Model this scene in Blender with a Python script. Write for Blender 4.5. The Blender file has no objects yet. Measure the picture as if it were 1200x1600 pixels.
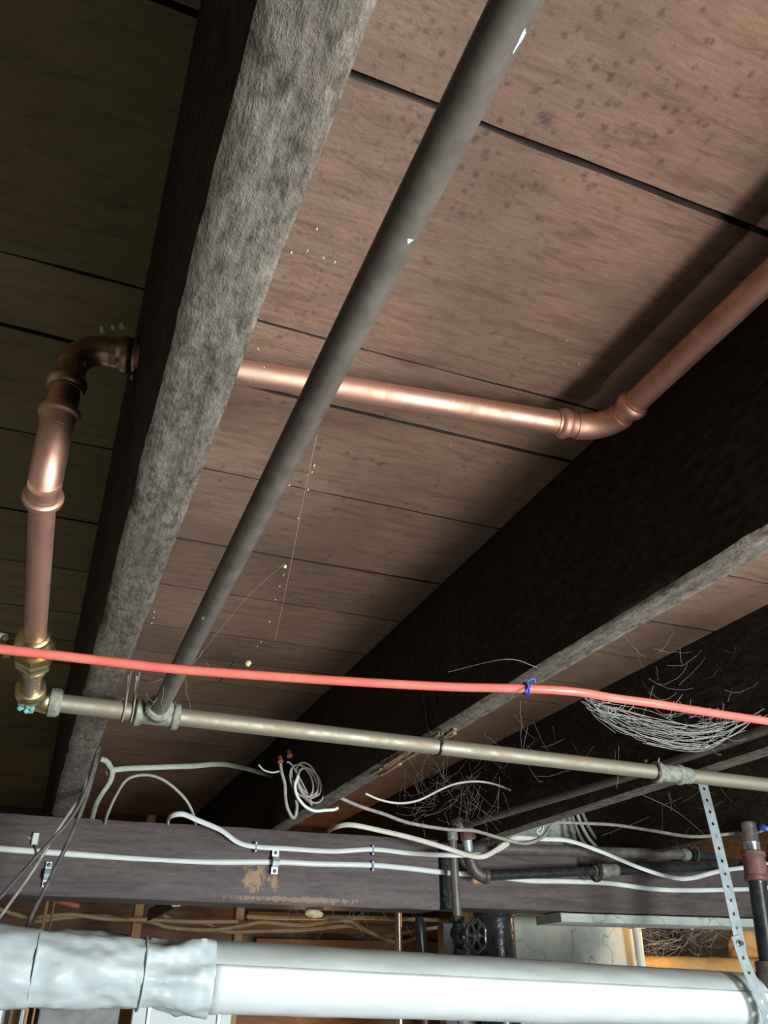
import bpy, math, random
import numpy as np
from mathutils import Vector, Matrix, noise
random.seed(7)
scene = bpy.context.scene
C = scene.collection

# ------------------------------------------------------------------ camera
F = 1280.0; HY = 1550.0; VX = 10.0; Z0 = 1.70          # focal length in px (1200x1600), horizon row, joist vanishing column
th = math.atan((HY - 800.0) / F)
yv = np.array([(VX - 600.0) / F, -(HY - 800.0) / F, -1.0]); yv /= np.linalg.norm(yv)
zv = np.array([0.0, F, -(HY - 800.0)]); zv /= np.linalg.norm(zv)
xv = np.cross(yv, zv)
M = np.array([xv, yv, zv])                              # world = M @ camera
cam = bpy.data.objects.new('camera', bpy.data.cameras.new('camera')); C.objects.link(cam)
mw = Matrix(M.tolist()).to_4x4(); mw.translation = Vector((0, 0, Z0)); cam.matrix_world = mw
cam.data.sensor_fit = 'VERTICAL'; cam.data.sensor_height = 32.0; cam.data.lens = F / 1600.0 * 32.0
cam.data.clip_start = 0.01
scene.camera = cam

# ------------------------------------------------------------------ world, lights, exposure
w = bpy.data.worlds.new('world'); scene.world = w; w.use_nodes = True
w.node_tree.nodes['Background'].inputs[0].default_value = (0.6, 0.75, 0.9, 1); w.node_tree.nodes['Background'].inputs[1].default_value = 0.05
def area(name, loc, target, size, power, color):
    l = bpy.data.lights.new(name, 'AREA'); l.shape = 'RECTANGLE'; l.size = size[0]; l.size_y = size[1]; l.energy = power; l.color = color
    o = bpy.data.objects.new(name, l); C.objects.link(o); o.location = loc
    o.rotation_euler = (Vector(target) - Vector(loc)).to_track_quat('-Z', 'Y').to_euler(); return o
def point(name, loc, r, power, color):
    l = bpy.data.lights.new(name, 'POINT'); l.shadow_soft_size = r; l.energy = power; l.color = color
    o = bpy.data.objects.new(name, l); C.objects.link(o); o.location = loc; return o
area('work_light', (0.84, -0.50, Z0 - 0.47), (0.30, 0.70, Z0 + 0.57), (0.32, 0.40), 22.0, (1.0, 0.97, 0.92))
area('window_light', (1.50, -1.60, Z0 - 0.35), (0.75, 1.90, Z0 + 0.10), (0.60, 0.60), 115.0, (0.86, 0.97, 1.0))
point('back_lamp', (1.96, 2.31, Z0 + 0.255), 0.02, 3.5, (1.0, 0.55, 0.18))
point('far_lamp', (0.95, 3.05, Z0 + 0.02), 0.04, 2.0, (1.0, 0.52, 0.2))
scene.view_settings.view_transform = 'Standard'; scene.view_settings.look = 'None'
scene.view_settings.gamma = 1.0; scene.view_settings.use_curve_mapping = False
scene.view_settings.exposure = 0.0

# ------------------------------------------------------------------ helpers
def ray(x, y): return M @ np.array([(x - 600.0) / F, -(y - 800.0) / F, -1.0])
def az(x, y, z): r = ray(x, y); r = r * z / r[2]; return Vector((r[0], r[1], Z0 + z))      # pixel -> point at height z over the camera
def ay(x, y, Y): r = ray(x, y); r = r * Y / r[1]; return Vector((r[0], r[1], Z0 + r[2]))   # pixel -> point on the plane y = Y
def ax(x, y, X): r = ray(x, y); r = r * X / r[0]; return Vector((r[0], r[1], Z0 + r[2]))
def P(x, y, z): return Vector((x, y, Z0 + z))
H = 0.345; ZS = 0.573                                   # joist undersides and subfloor above the camera

class MB:
    def __init__(s): s.v = []; s.f = []
    def add(s, vs, fs):
        n = len(s.v); s.v += [tuple(a) for a in vs]; s.f += [tuple(i + n for i in f) for f in fs]; return s
    def box(s, a, b):
        (x0, y0, z0), (x1, y1, z1) = a, b
        return s.add([(x0,y0,z0),(x1,y0,z0),(x1,y1,z0),(x0,y1,z0),(x0,y0,z1),(x1,y0,z1),(x1,y1,z1),(x0,y1,z1)],
                     [(0,3,2,1),(4,5,6,7),(0,1,5,4),(1,2,6,5),(2,3,7,6),(3,0,4,7)])
    def obox(s, c, u, v, w, su, sv, sw, bev=0):
        """box at c with unit axes u,v,w and half sizes, edges chamfered along u"""
        c, u, v, w = Vector(c), Vector(u).normalized(), Vector(v).normalized(), Vector(w).normalized()
        b = bev
        prof = [(-sv+b,-sw),(sv-b,-sw),(sv,-sw+b),(sv,sw-b),(sv-b,sw),(-sv+b,sw),(-sv,sw-b),(-sv,-sw+b)] if b else [(-sv,-sw),(sv,-sw),(sv,sw),(-sv,sw)]
        n = len(prof)
        vs = [c + u*su*k + v*a + w*d for k in (-1, 1) for a, d in prof]
        fs = [(i, (i+1) % n, n+(i+1) % n, n+i) for i in range(n)] + [tuple(range(n-1, -1, -1)), tuple(range(n, 2*n))]
        return s.add(vs, fs)
    def tube(s, pts, r, n=14, caps=True, sq=(1, 1), up=None, d=None):
        pts = [Vector(p) for p in pts]; m = len(pts)
        rs = r if isinstance(r, (list, tuple)) else [r] * m
        tang = []
        for i in range(m):
            if d is not None: t = Vector(d)
            else: t = pts[min(i+1, m-1)] - pts[max(i-1, 0)]
            if t.length < 1e-9: t = tang[-1] if tang else Vector((0, 0, 1))
            tang.append(t.normalized())
        a = Vector(up) if up is not None else (Vector((0, 0, 1)) if abs(tang[0].z) < .9 else Vector((1, 0, 0)))
        vs = []
        for i in range(m):
            t = tang[i]; a = (a - t * a.dot(t))
            if a.length < 1e-6: a = t.orthogonal()
            a.normalize(); b = t.cross(a)
            for k in range(n):
                an = 2*math.pi*k/n
                vs.append(pts[i] + (a*math.cos(an)*sq[0] + b*math.sin(an)*sq[1]) * rs[i])
        fs = [(i*n+k, i*n+(k+1) % n, (i+1)*n+(k+1) % n, (i+1)*n+k) for i in range(m-1) for k in range(n)]
        if caps: fs += [tuple(range(n-1, -1, -1)), tuple((m-1)*n+k for k in range(n))]
        return s.add(vs, fs)
    def lathe(s, p, d, prof, n=20, caps=True):
        d = Vector(d).normalized()
        return s.tube([Vector(p) + d*t for t, _ in prof], [q for _, q in prof], n, caps, d=d)
    def build(s, name, mat, parent=None, smooth=True, auto=35):
        me = bpy.data.meshes.new(name); me.from_pydata(s.v, [], s.f)
        me.materials.append(mat)
        if smooth:
            me.shade_smooth(); me.set_sharp_from_angle(angle=math.radians(auto))
        me.update()
        o = bpy.data.objects.new(name, me); C.objects.link(o)
        if parent: o.parent = parent; o.matrix_parent_inverse = parent.matrix_world.inverted()
        return o
def tag(o, label=None, cat=None, group=None, kind=None):
    if label: o['label'] = label
    if cat: o['category'] = cat
    if group: o['group'] = group
    if kind: o['kind'] = kind
    return o
def thing(name, loc, label, cat, group=None):
    o = bpy.data.objects.new(name, None); C.objects.link(o); o.location = loc; o.empty_display_size = .02
    bpy.context.view_layer.update()
    return tag(o, label, cat, group)
def spline(pts, k=8):
    pts = [Vector(p) for p in pts]
    if len(pts) < 3: return pts
    q = [pts[0]*2-pts[1]] + pts + [pts[-1]*2-pts[-2]]; out = []
    for i in range(1, len(q)-2):
        a, b, c, d = q[i-1], q[i], q[i+1], q[i+2]
        for j in range(k):
            t = j/k
            out.append(.5*((2*b)+(c-a)*t+(2*a-5*b+4*c-d)*t*t+(3*b-a-3*c+d)*t**3))
    out.append(pts[-1]); return out
def arc(p0, c, p1, k=10):                                 # quadratic bend, corner at c
    p0, c, p1 = Vector(p0), Vector(c), Vector(p1)
    # circular-ish: cubic with kappa
    a = p0 + (c-p0)*.56; b = p1 + (c-p1)*.56
    return [p0*(1-t)**3 + a*3*t*(1-t)**2 + b*3*t*t*(1-t) + p1*t**3 for t in [i/k for i in range(k+1)]]

# ------------------------------------------------------------------ materials
def nodes(name):
    m = bpy.data.materials.new(name); m.use_nodes = True; nt = m.node_tree
    return m, nt, nt.nodes['Principled BSDF']
def N(nt, t, **kw):
    n = nt.nodes.new(t)
    for k, v in kw.items(): setattr(n, k, v)
    return n
def L(nt, a, b): nt.links.new(a, b)
def noise_tex(nt, scale, detail=4, rough=.6, stretch=(1, 1, 1), coord='Object', dist=0.0):
    tc = N(nt, 'ShaderNodeTexCoord'); mp = N(nt, 'ShaderNodeMapping'); mp.inputs['Scale'].default_value = stretch
    L(nt, tc.outputs[coord], mp.inputs[0])
    n = N(nt, 'ShaderNodeTexNoise'); n.inputs['Scale'].default_value = scale; n.inputs['Detail'].default_value = detail
    n.inputs['Roughness'].default_value = rough; n.inputs['Distortion'].default_value = dist
    L(nt, mp.outputs[0], n.inputs['Vector']); return n.outputs['Fac']
def ramp(nt, fac, stops):
    r = N(nt, 'ShaderNodeValToRGB'); e = r.color_ramp.elements
    e[0].position, e[0].color = stops[0][0], (*stops[0][1], 1)
    e[1].position, e[1].color = stops[-1][0], (*stops[-1][1], 1)
    for p, c in stops[1:-1]:
        x = e.new(p); x.color = (*c, 1)
    L(nt, fac, r.inputs[0]); return r.outputs[0]
def mix(nt, fac, a, b, mode='MIX'):
    m = N(nt, 'ShaderNodeMix', data_type='RGBA', blend_type=mode)
    if isinstance(fac, (int, float)): m.inputs[0].default_value = fac
    else: L(nt, fac, m.inputs[0])
    for s, v in ((6, a), (7, b)):
        if isinstance(v, tuple): m.inputs[s].default_value = (*v, 1)
        else: L(nt, v, m.inputs[s])
    return m.outputs[2]
def bump(nt, bsdf, h, strength, dist):
    b = N(nt, 'ShaderNodeBump'); b.inputs['Strength'].default_value = strength; b.inputs['Distance'].default_value = dist
    L(nt, h, b.inputs['Height']); L(nt, b.outputs[0], bsdf.inputs['Normal'])
BW = ((0, (0, 0, 0)), (1, (1, 1, 1)))
def plain(name, c1, c2=None, rough=.6, metal=0, scale=60, stretch=(1,1,1), bs=.3, bd=.001, r2=None, detail=4, lo=.35, hi=.65, spec=.5):
    m, nt, b = nodes(name)
    f = noise_tex(nt, scale, detail, .6, stretch)
    L(nt, ramp(nt, f, ((lo, c1), (hi, c2 or c1))), b.inputs['Base Color'])
    b.inputs['Roughness'].default_value = rough; b.inputs['Metallic'].default_value = metal; b.inputs['Specular IOR Level'].default_value = spec
    if r2 is not None:
        L(nt, ramp(nt, f, ((lo, (rough,)*3), (hi, (r2,)*3))), b.inputs['Roughness'])
    if bs: bump(nt, b, f, bs, bd)
    return m
def board_mat(name, base, dark, stain=1.0):
    m, nt, b = nodes(name)
    grain = noise_tex(nt, 11, 6, .7, (1.2, 7, 7), dist=.55)
    fine = noise_tex(nt, 60, 5, .7, (.7, 5, 5))
    blot = noise_tex(nt, 5, 4, .6)
    col = ramp(nt, grain, ((.30, dark), (.5, base), (.75, tuple(min(1, c*1.18) for c in base))))
    col = mix(nt, ramp(nt, fine, ((.35, (.45,)*3), (.6, (0,)*3))), col, dark)
    col = mix(nt, ramp(nt, blot, ((.40, (0,)*3), (.72, (.85*stain,)*3))), col, tuple(c*.55 for c in base))
    tc = N(nt, 'ShaderNodeTexCoord')
    def dots(scale, keep, r0, r1, ctr, rad, col_, amt):
        nonlocal col
        vo = N(nt, 'ShaderNodeTexVoronoi'); vo.inputs['Scale'].default_value = scale; L(nt, tc.outputs['Object'], vo.inputs['Vector'])
        sx = N(nt, 'ShaderNodeSeparateColor'); L(nt, vo.outputs['Color'], sx.inputs[0])
        k = ramp(nt, sx.outputs[0], ((keep, (0,)*3), (min(1, keep+.02), (1,)*3)))
        ad = N(nt, 'ShaderNodeMath', operation='ADD'); L(nt, vo.outputs['Distance'], ad.inputs[0])
        ns = N(nt, 'ShaderNodeMath', operation='MULTIPLY_ADD'); L(nt, noise_tex(nt, scale*3.5, 3, .6), ns.inputs[0]); ns.inputs[1].default_value = .9; ns.inputs[2].default_value = -.42; L(nt, ns.outputs[0], ad.inputs[1])
        d = ramp(nt, ad.outputs[0], ((r0, (amt,)*3), (r1, (0,)*3)))
        mp = N(nt, 'ShaderNodeMapping'); mp.vector_type = 'TEXTURE'; mp.inputs['Location'].default_value = (ctr[0], ctr[1], Z0+.573); mp.inputs['Scale'].default_value = (rad[0], rad[1], 5)
        L(nt, tc.outputs['Object'], mp.inputs[0]); ln = N(nt, 'ShaderNodeVectorMath', operation='LENGTH'); L(nt, mp.outputs[0], ln.inputs[0])
        mk = ramp(nt, ln.outputs['Value'], ((.75, (1,)*3), (1.0, (0,)*3)))
        m = mix(nt, 1.0, mix(nt, 1.0, d, k, 'MULTIPLY'), mk, 'MULTIPLY')
        col = mix(nt, m, col, col_)
    dots(95, .35, .10, .42, (.25, .24), (.17, .22), (.085, .055, .042), .62)      # mould specks on the boards near the grey pipe
    dots(34, .60, .06, .36, (.215, .35), (.06, .15), (.05, .045, .045), .75)
    dots(120, .40, .10, .45, (.13, .38), (.07, .30), (.13, .08, .06), .5)
    dots(60, .70, .05, .34, (.30, .9), (.35, .5), (.10, .065, .05), .6)
    oi = N(nt, 'ShaderNodeObjectInfo'); tint = ramp(nt, oi.outputs['Random'], ((0, (.78, .76, .74)), (.5, (.93, .91, .90)), (1, (1.08, 1.05, 1.0))))
    col = mix(nt, 1.0, col, tint, 'MULTIPLY')
    L(nt, col, b.inputs['Base Color']); b.inputs['Roughness'].default_value = .75; b.inputs['Specular IOR Level'].default_value = .25
    fz = noise_tex(nt, 260, 3, .6, (.7, 1, 1))
    hh = mix(nt, .7, grain, fz); bump(nt, b, hh, .35, .002)
    return m
M_board = board_mat('subfloor_wood', (.36, .235, .172), (.20, .118, .082))
M_boardL = board_mat('subfloor_wood_olive', (.36, .28, .14), (.22, .165, .08), .4)  # yellower copy of the board wood, tinted for the left bay's ambient light
def sawn(name, base, dark, light, rough=.9, stretch=(6, .6, 6), bumpd=.006):
    m, nt, b = nodes(name)
    g = noise_tex(nt, 14, 7, .7, stretch, dist=.4); f = noise_tex(nt, 120, 5, .7, (1, .45, 1)); bl = noise_tex(nt, 7, 4, .6)
    col = ramp(nt, f, ((.33, dark), (.5, base), (.72, light)))
    col = mix(nt, ramp(nt, g, ((.32, (.55,)*3), (.50, (0,)*3))), col, dark)
    col = mix(nt, ramp(nt, bl, ((.35, (.35,)*3), (.65, (0,)*3))), col, dark)
    L(nt, col, b.inputs['Base Color']); b.inputs['Roughness'].default_value = rough; b.inputs['Specular IOR Level'].default_value = .2
    bump(nt, b, mix(nt, .6, g, f), .8, bumpd); return m
M_joist = sawn('joist_wood', (.190, .165, .138), (.075, .062, .050), (.29, .258, .225))
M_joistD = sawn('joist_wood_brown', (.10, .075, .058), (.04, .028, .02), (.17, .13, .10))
M_splinter = sawn('splintered_wood', (.42, .25, .15), (.12, .07, .045), (.6, .42, .28), stretch=(9, 1, 9))
def beam_mat():
    m, nt, b = nodes('beam_wood')
    g = noise_tex(nt, 8, 7, .7, (.7, 6, 7), dist=.8); f = noise_tex(nt, 90, 4, .7, (.5, 1, 1.6))
    col = ramp(nt, g, ((.3, (.048, .033, .032)), (.5, (.105, .078, .076)), (.75, (.15, .115, .11))))
    col = mix(nt, ramp(nt, f, ((.3, (.5,)*3), (.55, (0,)*3))), col, (.05, .036, .034))
    tc = N(nt, 'ShaderNodeTexCoord')
    for (cx, cz, sx, sz, c) in ((.495, .232, .034, .036, (.42, .25, .13)), (.545, .225, .016, .02, (.36, .22, .12)), (.60, .190, .20, .008, (.30, .19, .12)), (1.105, .255, .022, .010, (.6, .3, .14)), (1.53, .188, .1, .005, (.2,.12,.08))):
        mp = N(nt, 'ShaderNodeMapping'); mp.vector_type = 'TEXTURE'
        mp.inputs['Location'].default_value = (cx, 2.07, Z0+cz); mp.inputs['Scale'].default_value = (sx, .2, sz)
        L(nt, tc.outputs['Object'], mp.inputs[0])
        ln = N(nt, 'ShaderNodeVectorMath', operation='LENGTH'); L(nt, mp.outputs[0], ln.inputs[0])
        ad = N(nt, 'ShaderNodeMath', operation='ADD'); L(nt, ln.outputs['Value'], ad.inputs[0])
        sc = N(nt, 'ShaderNodeMath', operation='MULTIPLY'); L(nt, noise_tex(nt, 70, 4, .7, (1.4, 1, .7)), sc.inputs[0]); sc.inputs[1].default_value = 2.6
        L(nt, sc.outputs[0], ad.inputs[1])
        fac = ramp(nt, ad.outputs[0], ((0, (0,)*3), (1, (1,)*3)))
        r = N(nt, 'ShaderNodeMapRange'); L(nt, ad.outputs[0], r.inputs[0]); r.inputs[1].default_value = 1.8; r.inputs[2].default_value = 2.15; r.inputs[3].default_value = .85; r.inputs[4].default_value = 0
        col = mix(nt, r.outputs[0], col, c)
    L(nt, col, b.inputs['Base Color']); b.inputs['Roughness'].default_value = .55; b.inputs['Specular IOR Level'].default_value = .35
    bump(nt, b, mix(nt, .5, g, f), .35, .003); return m
M_beam = beam_mat()
def copper(name, c, ox, amt, rough=.30):
    m, nt, b = nodes(name); b.inputs['Metallic'].default_value = 1.0
    a = noise_tex(nt, 26, 5, .65, (1, 1, 1), dist=.8); s = noise_tex(nt, 190, 3, .6)
    col = mix(nt, ramp(nt, a, ((.42, (0,)*3), (.68, (amt,)*3))), c, ox)
    L(nt, col, b.inputs['Base Color'])
    L(nt, ramp(nt, a, ((.4, (rough,)*3), (.7, (min(1, rough+.22),)*3))), b.inputs['Roughness'])
    bump(nt, b, s, .08, .0006); return m
M_cu = copper('bright_copper', (.80, .48, .37), (.50, .30, .21), .85, .50)
M_cuD = copper('tarnished_copper', (.70, .46, .34), (.34, .21, .13), .6, .26)
M_brass = copper('brass', (.72, .58, .28), (.40, .33, .15), .7, .25)
M_oldpipe = copper('weathered_brass_pipe', (.33, .315, .245), (.36, .235, .15), .6, .55)
M_oldpipe.node_tree.nodes['Principled BSDF'].inputs['Metallic'].default_value = .7
M_verd = plain('corroded_fitting', (.15, .17, .14), (.36, .36, .29), .7, .3, 90, bs=.6, bd=.002)
M_teal = plain('verdigris', (.07, .30, .28), (.25, .52, .48), .8, 0, 120, bs=.4)
M_grey = plain('dull_grey_pipe', (.135, .115, .098), (.20, .175, .15), .40, .35, 45, bs=.25, bd=.0008)
M_paint = plain('pale_paint_fleck', (.50, .58, .55), (.6, .68, .66), .6)
M_black = plain('black_iron', (.02, .022, .024), (.05, .05, .052), .32, .3, 60, bs=.3, bd=.0008)
M_iron = plain('rusty_iron', (.085, .062, .055), (.15, .115, .10), .5, .4, 80, bs=.5, bd=.001)
M_redfit = plain('red_oxide_fitting', (.15, .062, .052), (.26, .13, .11), .6, .1, 60, bs=.3)
M_galv = plain('galvanized_steel', (.48, .58, .61), (.68, .76, .78), .42, .6, 50, bs=.15, bd=.0006)
M_chrome = plain('zinc_steel', (.50, .52, .53), (.75, .76, .78), .25, .9, 90, bs=.2)
M_red = plain('red_plastic', (.62, .12, .09), (.70, .17, .13), .38, 0, 30, bs=.05)
M_blue = plain('blue_plastic', (.03, .07, .42), (.05, .12, .55), .5)
M_stapleblue = plain('pale_blue_plastic', (.06, .20, .42), (.12, .30, .55), .5)
M_white = plain('white_cable', (.66, .69, .66), (.76, .78, .75), .42, 0, 25, bs=.1)
M_green = plain('greyed_green_cable', (.36, .40, .32), (.50, .54, .44), .5, 0, 40, (1,1,1), bs=.1)
M_cream = plain('cream_wire', (.58, .55, .46), (.70, .67, .58), .5, 0, 30, bs=.1)
M_dusty = plain('dusty_cable', (.26, .24, .21), (.40, .37, .33), .8, 0, 60, bs=.4)
M_dark = plain('dark_cable', (.055, .048, .044), (.14, .12, .115), .6, 0, 60, bs=.3)
M_tan = plain('tan_cable', (.42, .30, .15), (.55, .40, .22), .6, 0, 30, bs=.1)
M_darkw = plain('dark_steel_wire', (.06, .055, .05), (.12, .11, .10), .35, .8, 50)
M_wood2 = plain('fresh_pine', (.46, .24, .10), (.56, .32, .15), .7, 0, 30, (3, 3, .4), bs=.2)
M_backw = plain('back_wood', (.085, .052, .032), (.17, .10, .055), .8, 0, 12, (.6, 4, 5), bs=.4, bd=.004)
M_web = plain('cobweb', (.42, .41, .38), (.55, .54, .50), .9, 0, 30, bs=0, spec=.1)
M_fluff = plain('straw_fleck', (.60, .50, .26), (.80, .72, .46), .8, 0, 90, bs=.3)
M_tar = plain('tarred_iron', (.012, .013, .015), (.035, .036, .04), .22, 0, 50, (1, 1, .5), bs=.8, bd=.003)
M_insul = plain('tan_insulation', (.55, .30, .10), (.68, .42, .17), .8, 0, 14, bs=.6, bd=.006)
M_floor = plain('concrete_floor', (.19, .18, .16), (.28, .27, .245), .8, 0, 6, bs=.3)
M_wallm = plain('painted_masonry', (.36, .36, .33), (.46, .46, .43), .8, 0, 5, bs=.4, bd=.006)
M_foil = plain('grey_wall_block', (.20, .21, .21), (.34, .35, .35), .6, 0, 18, bs=.5, bd=.005)
M_panel = plain('white_metal_panel', (.62, .68, .72), (.70, .76, .80), .4, 0, 20, bs=.1)
M_dustbrown = plain('dark_gap', (.03, .022, .018), (.05, .036, .03), .9)
M_yellow = plain('yellowed_fibre', (.50, .48, .20), (.62, .60, .32), .8, 0, 60, bs=.5)
M_scribe = plain('scuffed_plate', (.05, .055, .055), (.09, .095, .09), .6, 0, 40)
def duct_mat(name, c1, c2, dust=.75):
    m, nt, b = nodes(name)
    f = noise_tex(nt, 14, 5, .6, (1, 1, 1)); h = noise_tex(nt, 420, 2, .5, (.4, 1, 1)); st = noise_tex(nt, 9, 6, .7, (.5, 2, 2))
    col = ramp(nt, f, ((.3, c1), (.7, c2)))
    col = mix(nt, ramp(nt, st, ((.5, (0,)*3), (.72, (.35,)*3))), col, tuple(c*.75 for c in c1))
    # settled dust lies on the upward faces only
    ge = N(nt, 'ShaderNodeNewGeometry'); sx = N(nt, 'ShaderNodeSeparateXYZ'); L(nt, ge.outputs['Normal'], sx.inputs[0])
    r = N(nt, 'ShaderNodeMapRange'); L(nt, sx.outputs['Z'], r.inputs[0]); r.inputs[1].default_value = .25; r.inputs[2].default_value = .85; r.inputs[3].default_value = 0; r.inputs[4].default_value = dust
    col = mix(nt, r.outputs[0], col, (.30, .31, .27))
    L(nt, col, b.inputs['Base Color']); b.inputs['Roughness'].default_value = .42
    bump(nt, b, mix(nt, .5, f, h), .25, .002); return m
M_jacket = duct_mat('jacket_cloth', (.56, .62, .61), (.66, .71, .70))
M_jacketL = duct_mat('jacket_foil', (.50, .58, .60), (.64, .72, .74), .6)
M_flap = duct_mat('jacket_flap', (.78, .84, .86), (.84, .89, .90), .3)
def plaster():
    m, nt, b = nodes('cracked_plaster')
    f = noise_tex(nt, 20, 6, .65); tc = N(nt, 'ShaderNodeTexCoord')
    col = ramp(nt, f, ((.3, (.40, .44, .40)), (.7, (.54, .58, .53))))
    vo = N(nt, 'ShaderNodeTexVoronoi'); vo.feature = 'DISTANCE_TO_EDGE'; vo.inputs['Scale'].default_value = 6.5
    wn = N(nt, 'ShaderNodeTexNoise'); wn.inputs['Scale'].default_value = 12; L(nt, tc.outputs['Object'], wn.inputs['Vector'])
    mm = N(nt, 'ShaderNodeMix', data_type='VECTOR'); mm.inputs[0].default_value = .14; L(nt, tc.outputs['Object'], mm.inputs[4]); L(nt, wn.outputs['Color'], mm.inputs[5])
    L(nt, mm.outputs[1], vo.inputs['Vector'])
    cr = ramp(nt, vo.outputs['Distance'], ((0, (.75,)*3), (.014, (0,)*3)))
    col = mix(nt, cr, col, (.12, .13, .11)); L(nt, col, b.inputs['Base Color']); b.inputs['Roughness'].default_value = .85
    bump(nt, b, f, .4, .004); return m
M_plaster = plaster()

# ------------------------------------------------------------------ setting
tag(MB().box((-2.4, -2.6, -.05), (3.6, 4.0, 0)).build('floor', M_floor, smooth=False), kind='structure')
tag(MB().box((-2.4, 3.34, 0), (3.6, 3.44, Z0+.7)).build('wall_far', M_backw, smooth=False), kind='structure')
tag(MB().box((-2.5, -2.6, 0), (-2.4, 4.1, Z0+.7)).build('wall_left', M_wallm, smooth=False), kind='structure')
tag(MB().box((3.6, -2.6, 0), (3.7, 4.1, Z0+.7)).build('wall_right', M_wallm, smooth=False), kind='structure')
tag(MB().box((-2.5, -2.7, 0), (3.7, -2.6, Z0+.7)).build('wall_back', M_wallm, smooth=False), kind='structure')
ceil = tag(MB().box((-2.5, -2.7, Z0+ZS+.022), (3.7, 4.1, Z0+ZS+.06)).build('ceiling', M_dustbrown, smooth=False), kind='structure')
edges = [-.70, -.45, -.20, .06, .333, .607, .706, .893, 1.088, 1.258, 1.436, 1.575, 1.712, 1.873, 2.05, 2.23, 2.42, 2.6, 2.8, 3.0, 3.2, 3.45, 3.7, 4.0]
splits = {1.575: [.30]}
def board(x0, x1, y0, y1, mat, i):
    nseg = max(4, int((x1-x0)/.035)); mb = MB(); vs = []; fs = []
    g0 = .0011 + (.0030 if min(abs(y0-.333), abs(y0-.706), abs(y0-1.088)) < .01 else .0)
    zo = 0.0
    for k in range(nseg+1):
        x = x0 + (x1-x0)*k/nseg
        e0 = y0 + g0 + .0016*noise.noise(Vector((x*25, y0*31, 1.3))) + .004*noise.noise(Vector((x*3, y0*7, 0)))
        e1 = y1 - .0008 + .0016*noise.noise(Vector((x*25, y1*31, 4.4))) + .004*noise.noise(Vector((x*3, y1*7, 0)))
        for (yy, zz) in ((e0, .022), (e0, .0006), (e0+.0006, zo), (e1-.0006, zo), (e1, .0006), (e1, .022)):
            vs.append((x, yy, Z0+ZS+max(zz, -.0006)))
    for k in range(nseg):
        for j in range(5): fs.append((k*6+j, k*6+j+1, (k+1)*6+j+1, (k+1)*6+j))
    fs += [(5,4,3,2,1,0), tuple(nseg*6+j for j in range(6))]
    fs += [(k*6+5, k*6, (k+1)*6, (k+1)*6+5) for k in range(nseg)]
    o = mb.add(vs, fs).build('board', mat, ceil, smooth=False)
    o.data.materials.append(M_dustbrown)                  # dark edge faces in the joints
    for p in o.data.polygons:
        if abs(p.normal.z) < .9: p.material_index = 1
    return o
for i, (a, b) in enumerate(zip(edges[:-1], edges[1:])):
    board(-2.4, .042, a, b, M_boardL, i)
    xs = [.042] + splits.get(a, []) + [.555 if i % 2 else 1.11, 1.66, 3.6]
    for p, q in zip(xs[:-1], xs[1:]): board(p+.0008, q-.0008, a, b, M_board, i)

M_joistS = sawn('joist_side_shaded_wood', (.050, .037, .028), (.022, .015, .011), (.085, .066, .052))
def joist(xb0, xb1, xt0, xt1, label, mat, y0=-1.2, y1=3.335, rough=.0016, detail=True, hole=None):
    mb = MB(); seg = 230 if detail else 60; vs = []; fs = []
    prof = []
    nb, ns = (7, 8) if detail else (3, 3)
    for j in range(nb): prof.append((j/(nb-1), 0))                       # underside left -> right
    for j in range(1, ns): prof.append((1, j/(ns-1)))
    for j in range(ns-1, 0, -1): prof.append((0, j/(ns-1)))
    n = len(prof)
    for k in range(seg+1):
        # finer rings near the camera
        t = k/seg; y = y0 + (y1-y0)*t
        for (u, v) in prof:
            xl = xb0 + (xt0-xb0)*v; xr = xb1 + (xt1-xb1)*v; x = xl + (xr-xl)*u; z = H + (ZS-H-.001)*v
            wn = noise.noise(Vector((x*30, y*9, z*30)))*rough + noise.noise(Vector((x*90, y*60, z*90)))*rough*.6
            if v == 0 and u in (0, 1): z += .0030 + abs(wn)*1.2; x += (.0012 if u == 0 else -.0012) + wn*1.2
            elif v == 0: z += wn*.35
            elif v < 1: x += wn*.7
            vs.append((x, y, Z0+z))
    for k in range(seg):
        for j in range(n): fs.append((k*n+j, (k+1)*n+j, (k+1)*n+(j+1) % n, k*n+(j+1) % n))
    fs += [tuple(range(n)), tuple(seg*n+j for j in range(n-1, -1, -1))]
    o = mb.add(vs, fs).build('floor_joist', mat, auto=50)
    o.data.materials.append(M_joistS)                     # brown sides darkened further to carry their shade, undersides worn grey
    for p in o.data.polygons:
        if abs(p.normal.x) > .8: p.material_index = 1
    tag(o, label, 'joist', 'floor joists under the boards'); return o
j1 = joist(.0187, .066, -.003, .052, 'rough-sawn grey joist nearest the camera, with the copper pipe passing through it', M_joist)
j2 = joist(.533, .575, .533, .577, 'dark joist right of the copper elbow, crossed by the red tube at its blue tie', M_joist)
j3 = joist(1.087, 1.13, 1.087, 1.13, 'third joist from the left, above the cobweb at the right edge', M_joist)
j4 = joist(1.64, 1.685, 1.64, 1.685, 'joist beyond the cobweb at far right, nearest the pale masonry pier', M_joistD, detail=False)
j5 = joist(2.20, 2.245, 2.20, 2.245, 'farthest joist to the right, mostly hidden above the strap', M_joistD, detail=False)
# bore the hole for the copper pipe
cut = MB().tube([P(-.06, .6412, .515), P(.12, .6200, .515)], .0170, 24).build('cutter', M_joist)
bm = j1.modifiers.new('b', 'BOOLEAN'); bm.operation = 'DIFFERENCE'; bm.object = cut; bm.solver = 'EXACT'
dg = bpy.context.evaluated_depsgraph_get(); me = bpy.data.meshes.new_from_object(j1.evaluated_get(dg)); j1.modifiers.clear(); j1.data = me
bpy.data.objects.remove(cut)
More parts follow.
